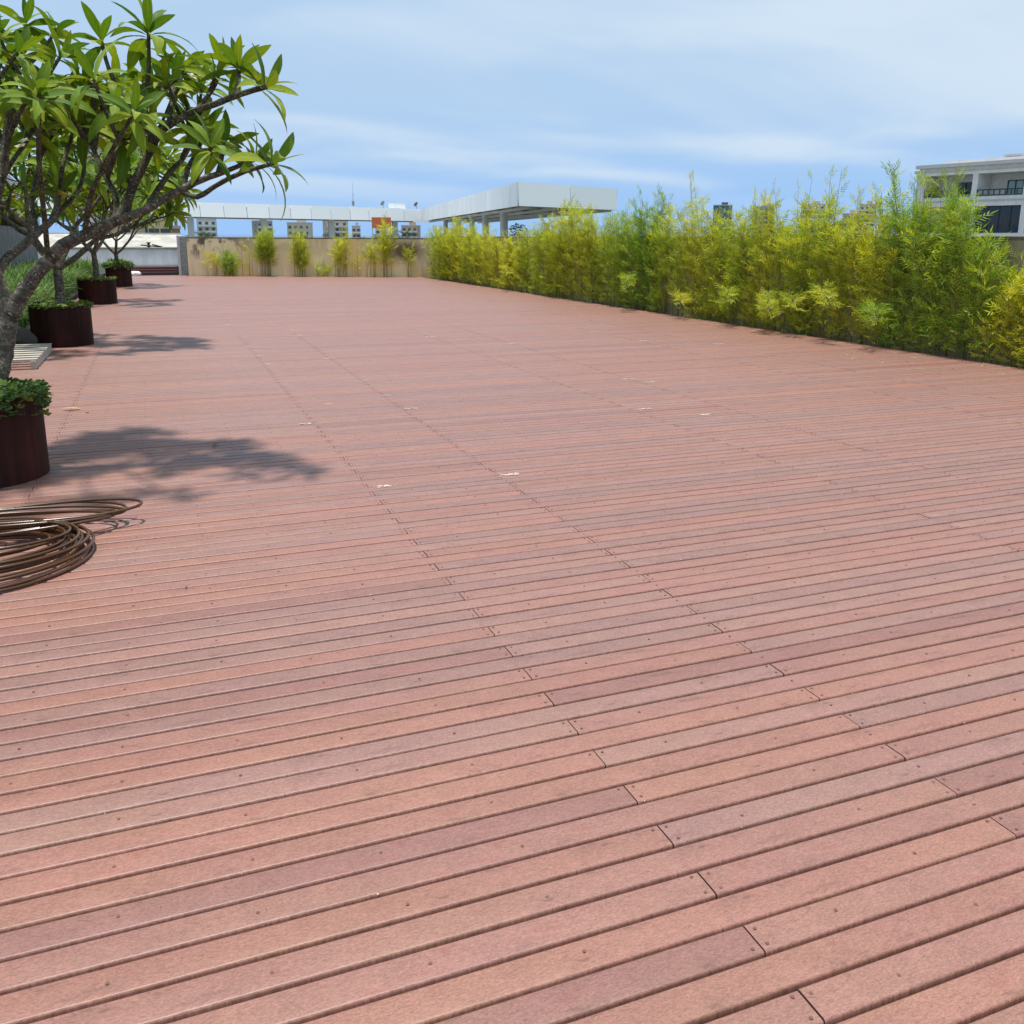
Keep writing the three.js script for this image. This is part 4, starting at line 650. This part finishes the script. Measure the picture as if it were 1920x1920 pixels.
// ---------------------------------------------------------------- towers and trees of the town behind
{
  const winG = unitBox(1.5, 1.3, 0.12), dark = std(lin(0.06, 0.07, 0.08), 0.3), frontDir = (x, z) => Math.atan2(-x, -z);
  function tower(label, x, z, w, depth, top, color, { turn = 0, bands = true, cols = 3, glass = false, floor = 2.9, winM = dark } = {}) {
    const t = thing('apartment_tower', label, 'tower', [x, -9, z], frontDir(x, z) + turn, 'towers of the town behind the terrace'), H = top + 9, body = glass ? new THREE.MeshPhysicalMaterial({ color: color, roughness: 0.25 }) : std(color, 0.85);
    part(t, 'wall', unitBox(w, H, depth), body, [0, H / 2, 0]);
    part(t, 'roof_parapet', unitBox(w + 0.3, 0.5, depth + 0.3), std(lin(0.5, 0.49, 0.47), 0.9), [0, H + 0.25, 0]);
    part(t, 'lift_house', unitBox(w * 0.35, 1.6, depth * 0.4), body, [w * 0.1, H + 1.3, 0]);
    const n = Math.min(11, Math.floor((H - 8) / floor));
    for (let f = 0; f < n; f++) {
      const y = H - 1.9 - f * floor;
      for (let c = 0; c < cols; c++) part(t, 'window', winG, winM, [(c - (cols - 1) / 2) * (w / cols), y, depth / 2 + 0.03]);
      for (const s of [-1, 1]) { const m = part(t, 'window', winG, winM, [s * (w / 2 + 0.03), y, depth * 0.15]); m.rotation.y = Math.PI / 2; }
      if (bands) part(t, 'balcony', unitBox(w * 0.94, 0.95, 1.3), std(lin(0.66, 0.65, 0.62), 0.9), [0, y - 1.2, depth / 2 + 0.66]);
    }
  }
  tower('white balconied block behind the left columns of the canopy', 25.5, -499, 9.5, 10, 10.2, lin(0.5, 0.5, 0.5));
  tower('grey block with balconies left of the second canopy column', 55, -517, 8.2, 10, 9.9, lin(0.3, 0.28, 0.25), { turn: 0.3 });
  tower('beige block with a dark side behind the upright bamboo clump', 69, -475, 9.5, 9, 8.4, lin(0.5, 0.46, 0.38), { turn: -0.5, bands: false });
  tower('tan block behind the third canopy column', 93.5, -511, 12, 10, 10.5, lin(0.5, 0.45, 0.36), { turn: 0.2 });
  tower('narrow grey block left of the orange panel', 100.7, -490, 4.4, 8, 7.2, lin(0.45, 0.44, 0.43), { cols: 2 });
  tower('low white block right of the orange panel', 113, -487, 5, 8, 6.4, lin(0.55, 0.52, 0.5), { cols: 2, bands: false });
  tower('brownish block under the inner corner of the canopy', 134, -502, 9, 9, 7.9, lin(0.42, 0.33, 0.25), { turn: -0.2 });
  tower('blue-grey glass tower standing alone above the bamboo', 335, -497.5, 11.4, 11, 21.9, lin(0.07, 0.11, 0.15), { glass: true, cols: 4, bands: false, winM: new THREE.MeshPhysicalMaterial({ color: lin(0.12, 0.2, 0.27), roughness: 0.1 }), floor: 2.3 });
  tower('grey tower hidden behind bamboo, second right of the glass tower', 385, -523.5, 10.8, 10, 22.7, lin(0.36, 0.35, 0.33), { turn: 0.4 });
  tower('pale tower between two tall bamboo spires', 391.3, -480.8, 14.4, 12, 22.9, lin(0.42, 0.4, 0.37), { cols: 4 });
  tower('beige tower with many floors left of the apartment house', 375.6, -415.4, 8.7, 10, 20.6, lin(0.5, 0.42, 0.34), { floor: 2.3 });
  tower('lower tan block left of the beige tower', 329.6, -376, 7.8, 9, 14, lin(0.48, 0.4, 0.3), { bands: false });
  tower('small white block right of the beige tower', 355.8, -379, 5.4, 8, 13, lin(0.6, 0.6, 0.58), { cols: 2 });
  // yellowish neighbour houses seen past the trees
  tower('yellow-beige house beyond the white ledge', 0.9, -160, 3.5, 8, 4.1, lin(0.62, 0.5, 0.27), { bands: false, cols: 2 });
  tower('brown stepped block right of the yellow-beige house', 3.4, -165, 1.4, 6, 2.9, lin(0.3, 0.2, 0.13), { cols: 1 });
  tower('tall beige tower showing between the plumeria branches', -5, -190, 12.3, 12, 25, lin(0.58, 0.47, 0.3), { cols: 3 });
  // town trees
  const crownG = [0, 1, 2].map((v) => { const R = rng(70 + v), list = [], lobes = []; for (let i = 0; i < 9; i++) lobes.push([V((R() - 0.5) * 1.3, (R() - 0.4) * 0.9, (R() - 0.5) * 1.3), 0.3 + R() * 0.3]); for (let i = 0; i < 3600; i++) { const [c, r] = lobes[i % 9], d = V(R() - 0.5, R() - 0.5, R() - 0.5).normalize().multiplyScalar(r * Math.cbrt(R())); const g = new THREE.PlaneGeometry(0.075, 0.04); g.rotateX(R() * 6); g.rotateY(R() * 6); g.translate(c.x + d.x, c.y + d.y, c.z + d.z); list.push(g); } return merge(list); });
  const treeM = [leafMat(0.05, 0.085, 0.02, 0.15), leafMat(0.065, 0.1, 0.025, 0.15), leafMat(0.04, 0.07, 0.025, 0.15)], trunkM = std(lin(0.1, 0.08, 0.06), 0.95);
  const trees = [[4.8, -118, 2.2, 1.5, 'dark tree right of the first canopy column behind the wall'], [7.6, -122, 2.0, 1.6, 'second dark tree behind the wall at the left'], [30, -205, 2.6, 2.2, 'tree behind the second canopy column'], [42.5, -235, 2.8, 2.2, 'tree between the canopy columns'], [38, -175, 2.4, 2, 'bushy tree behind the brown clump'], [46, -190, 2.6, 2.4, 'wide tree left of the orange panel'], [50, -195, 3, 2.5, 'wide tree right of the orange panel'], [33.5, -80, 3.0, 2, 'tree beyond the end columns of the canopy'], [49, -104, 2.7, 2.3, 'tree right of the canopy end columns'], [150, -225, 5, 4, 'tree beside the foot of the glass tower'], [195, -250, 7.5, 6, 'broad tree mass left of the beige tower'], [215, -255, 8, 6, 'broad tree in front of the beige tower'], [110, -165, 3.2, 3, 'tree behind the tall bamboo spires']];
  trees.forEach(([x, z, top, r, label], i) => { const t = thing('town_tree', label, 'tree', [x, -9, z], i, 'town trees behind the walls'); const c = part(t, 'crown', crownG[i % 3], treeM[i % 3], [0, 9 + top - r * 0.85, 0]); c.scale.set(r * 1.2, r, r * 1.2); part(t, 'trunk', limb([V(0, 0, 0), V(0.2, 4, 0.1), V(0, 9 + top - r * 1.2, 0)], 0.3, 0.14, { step: 1.5, seed: i }), trunkM); });
}

renderer.render(scene, camera);
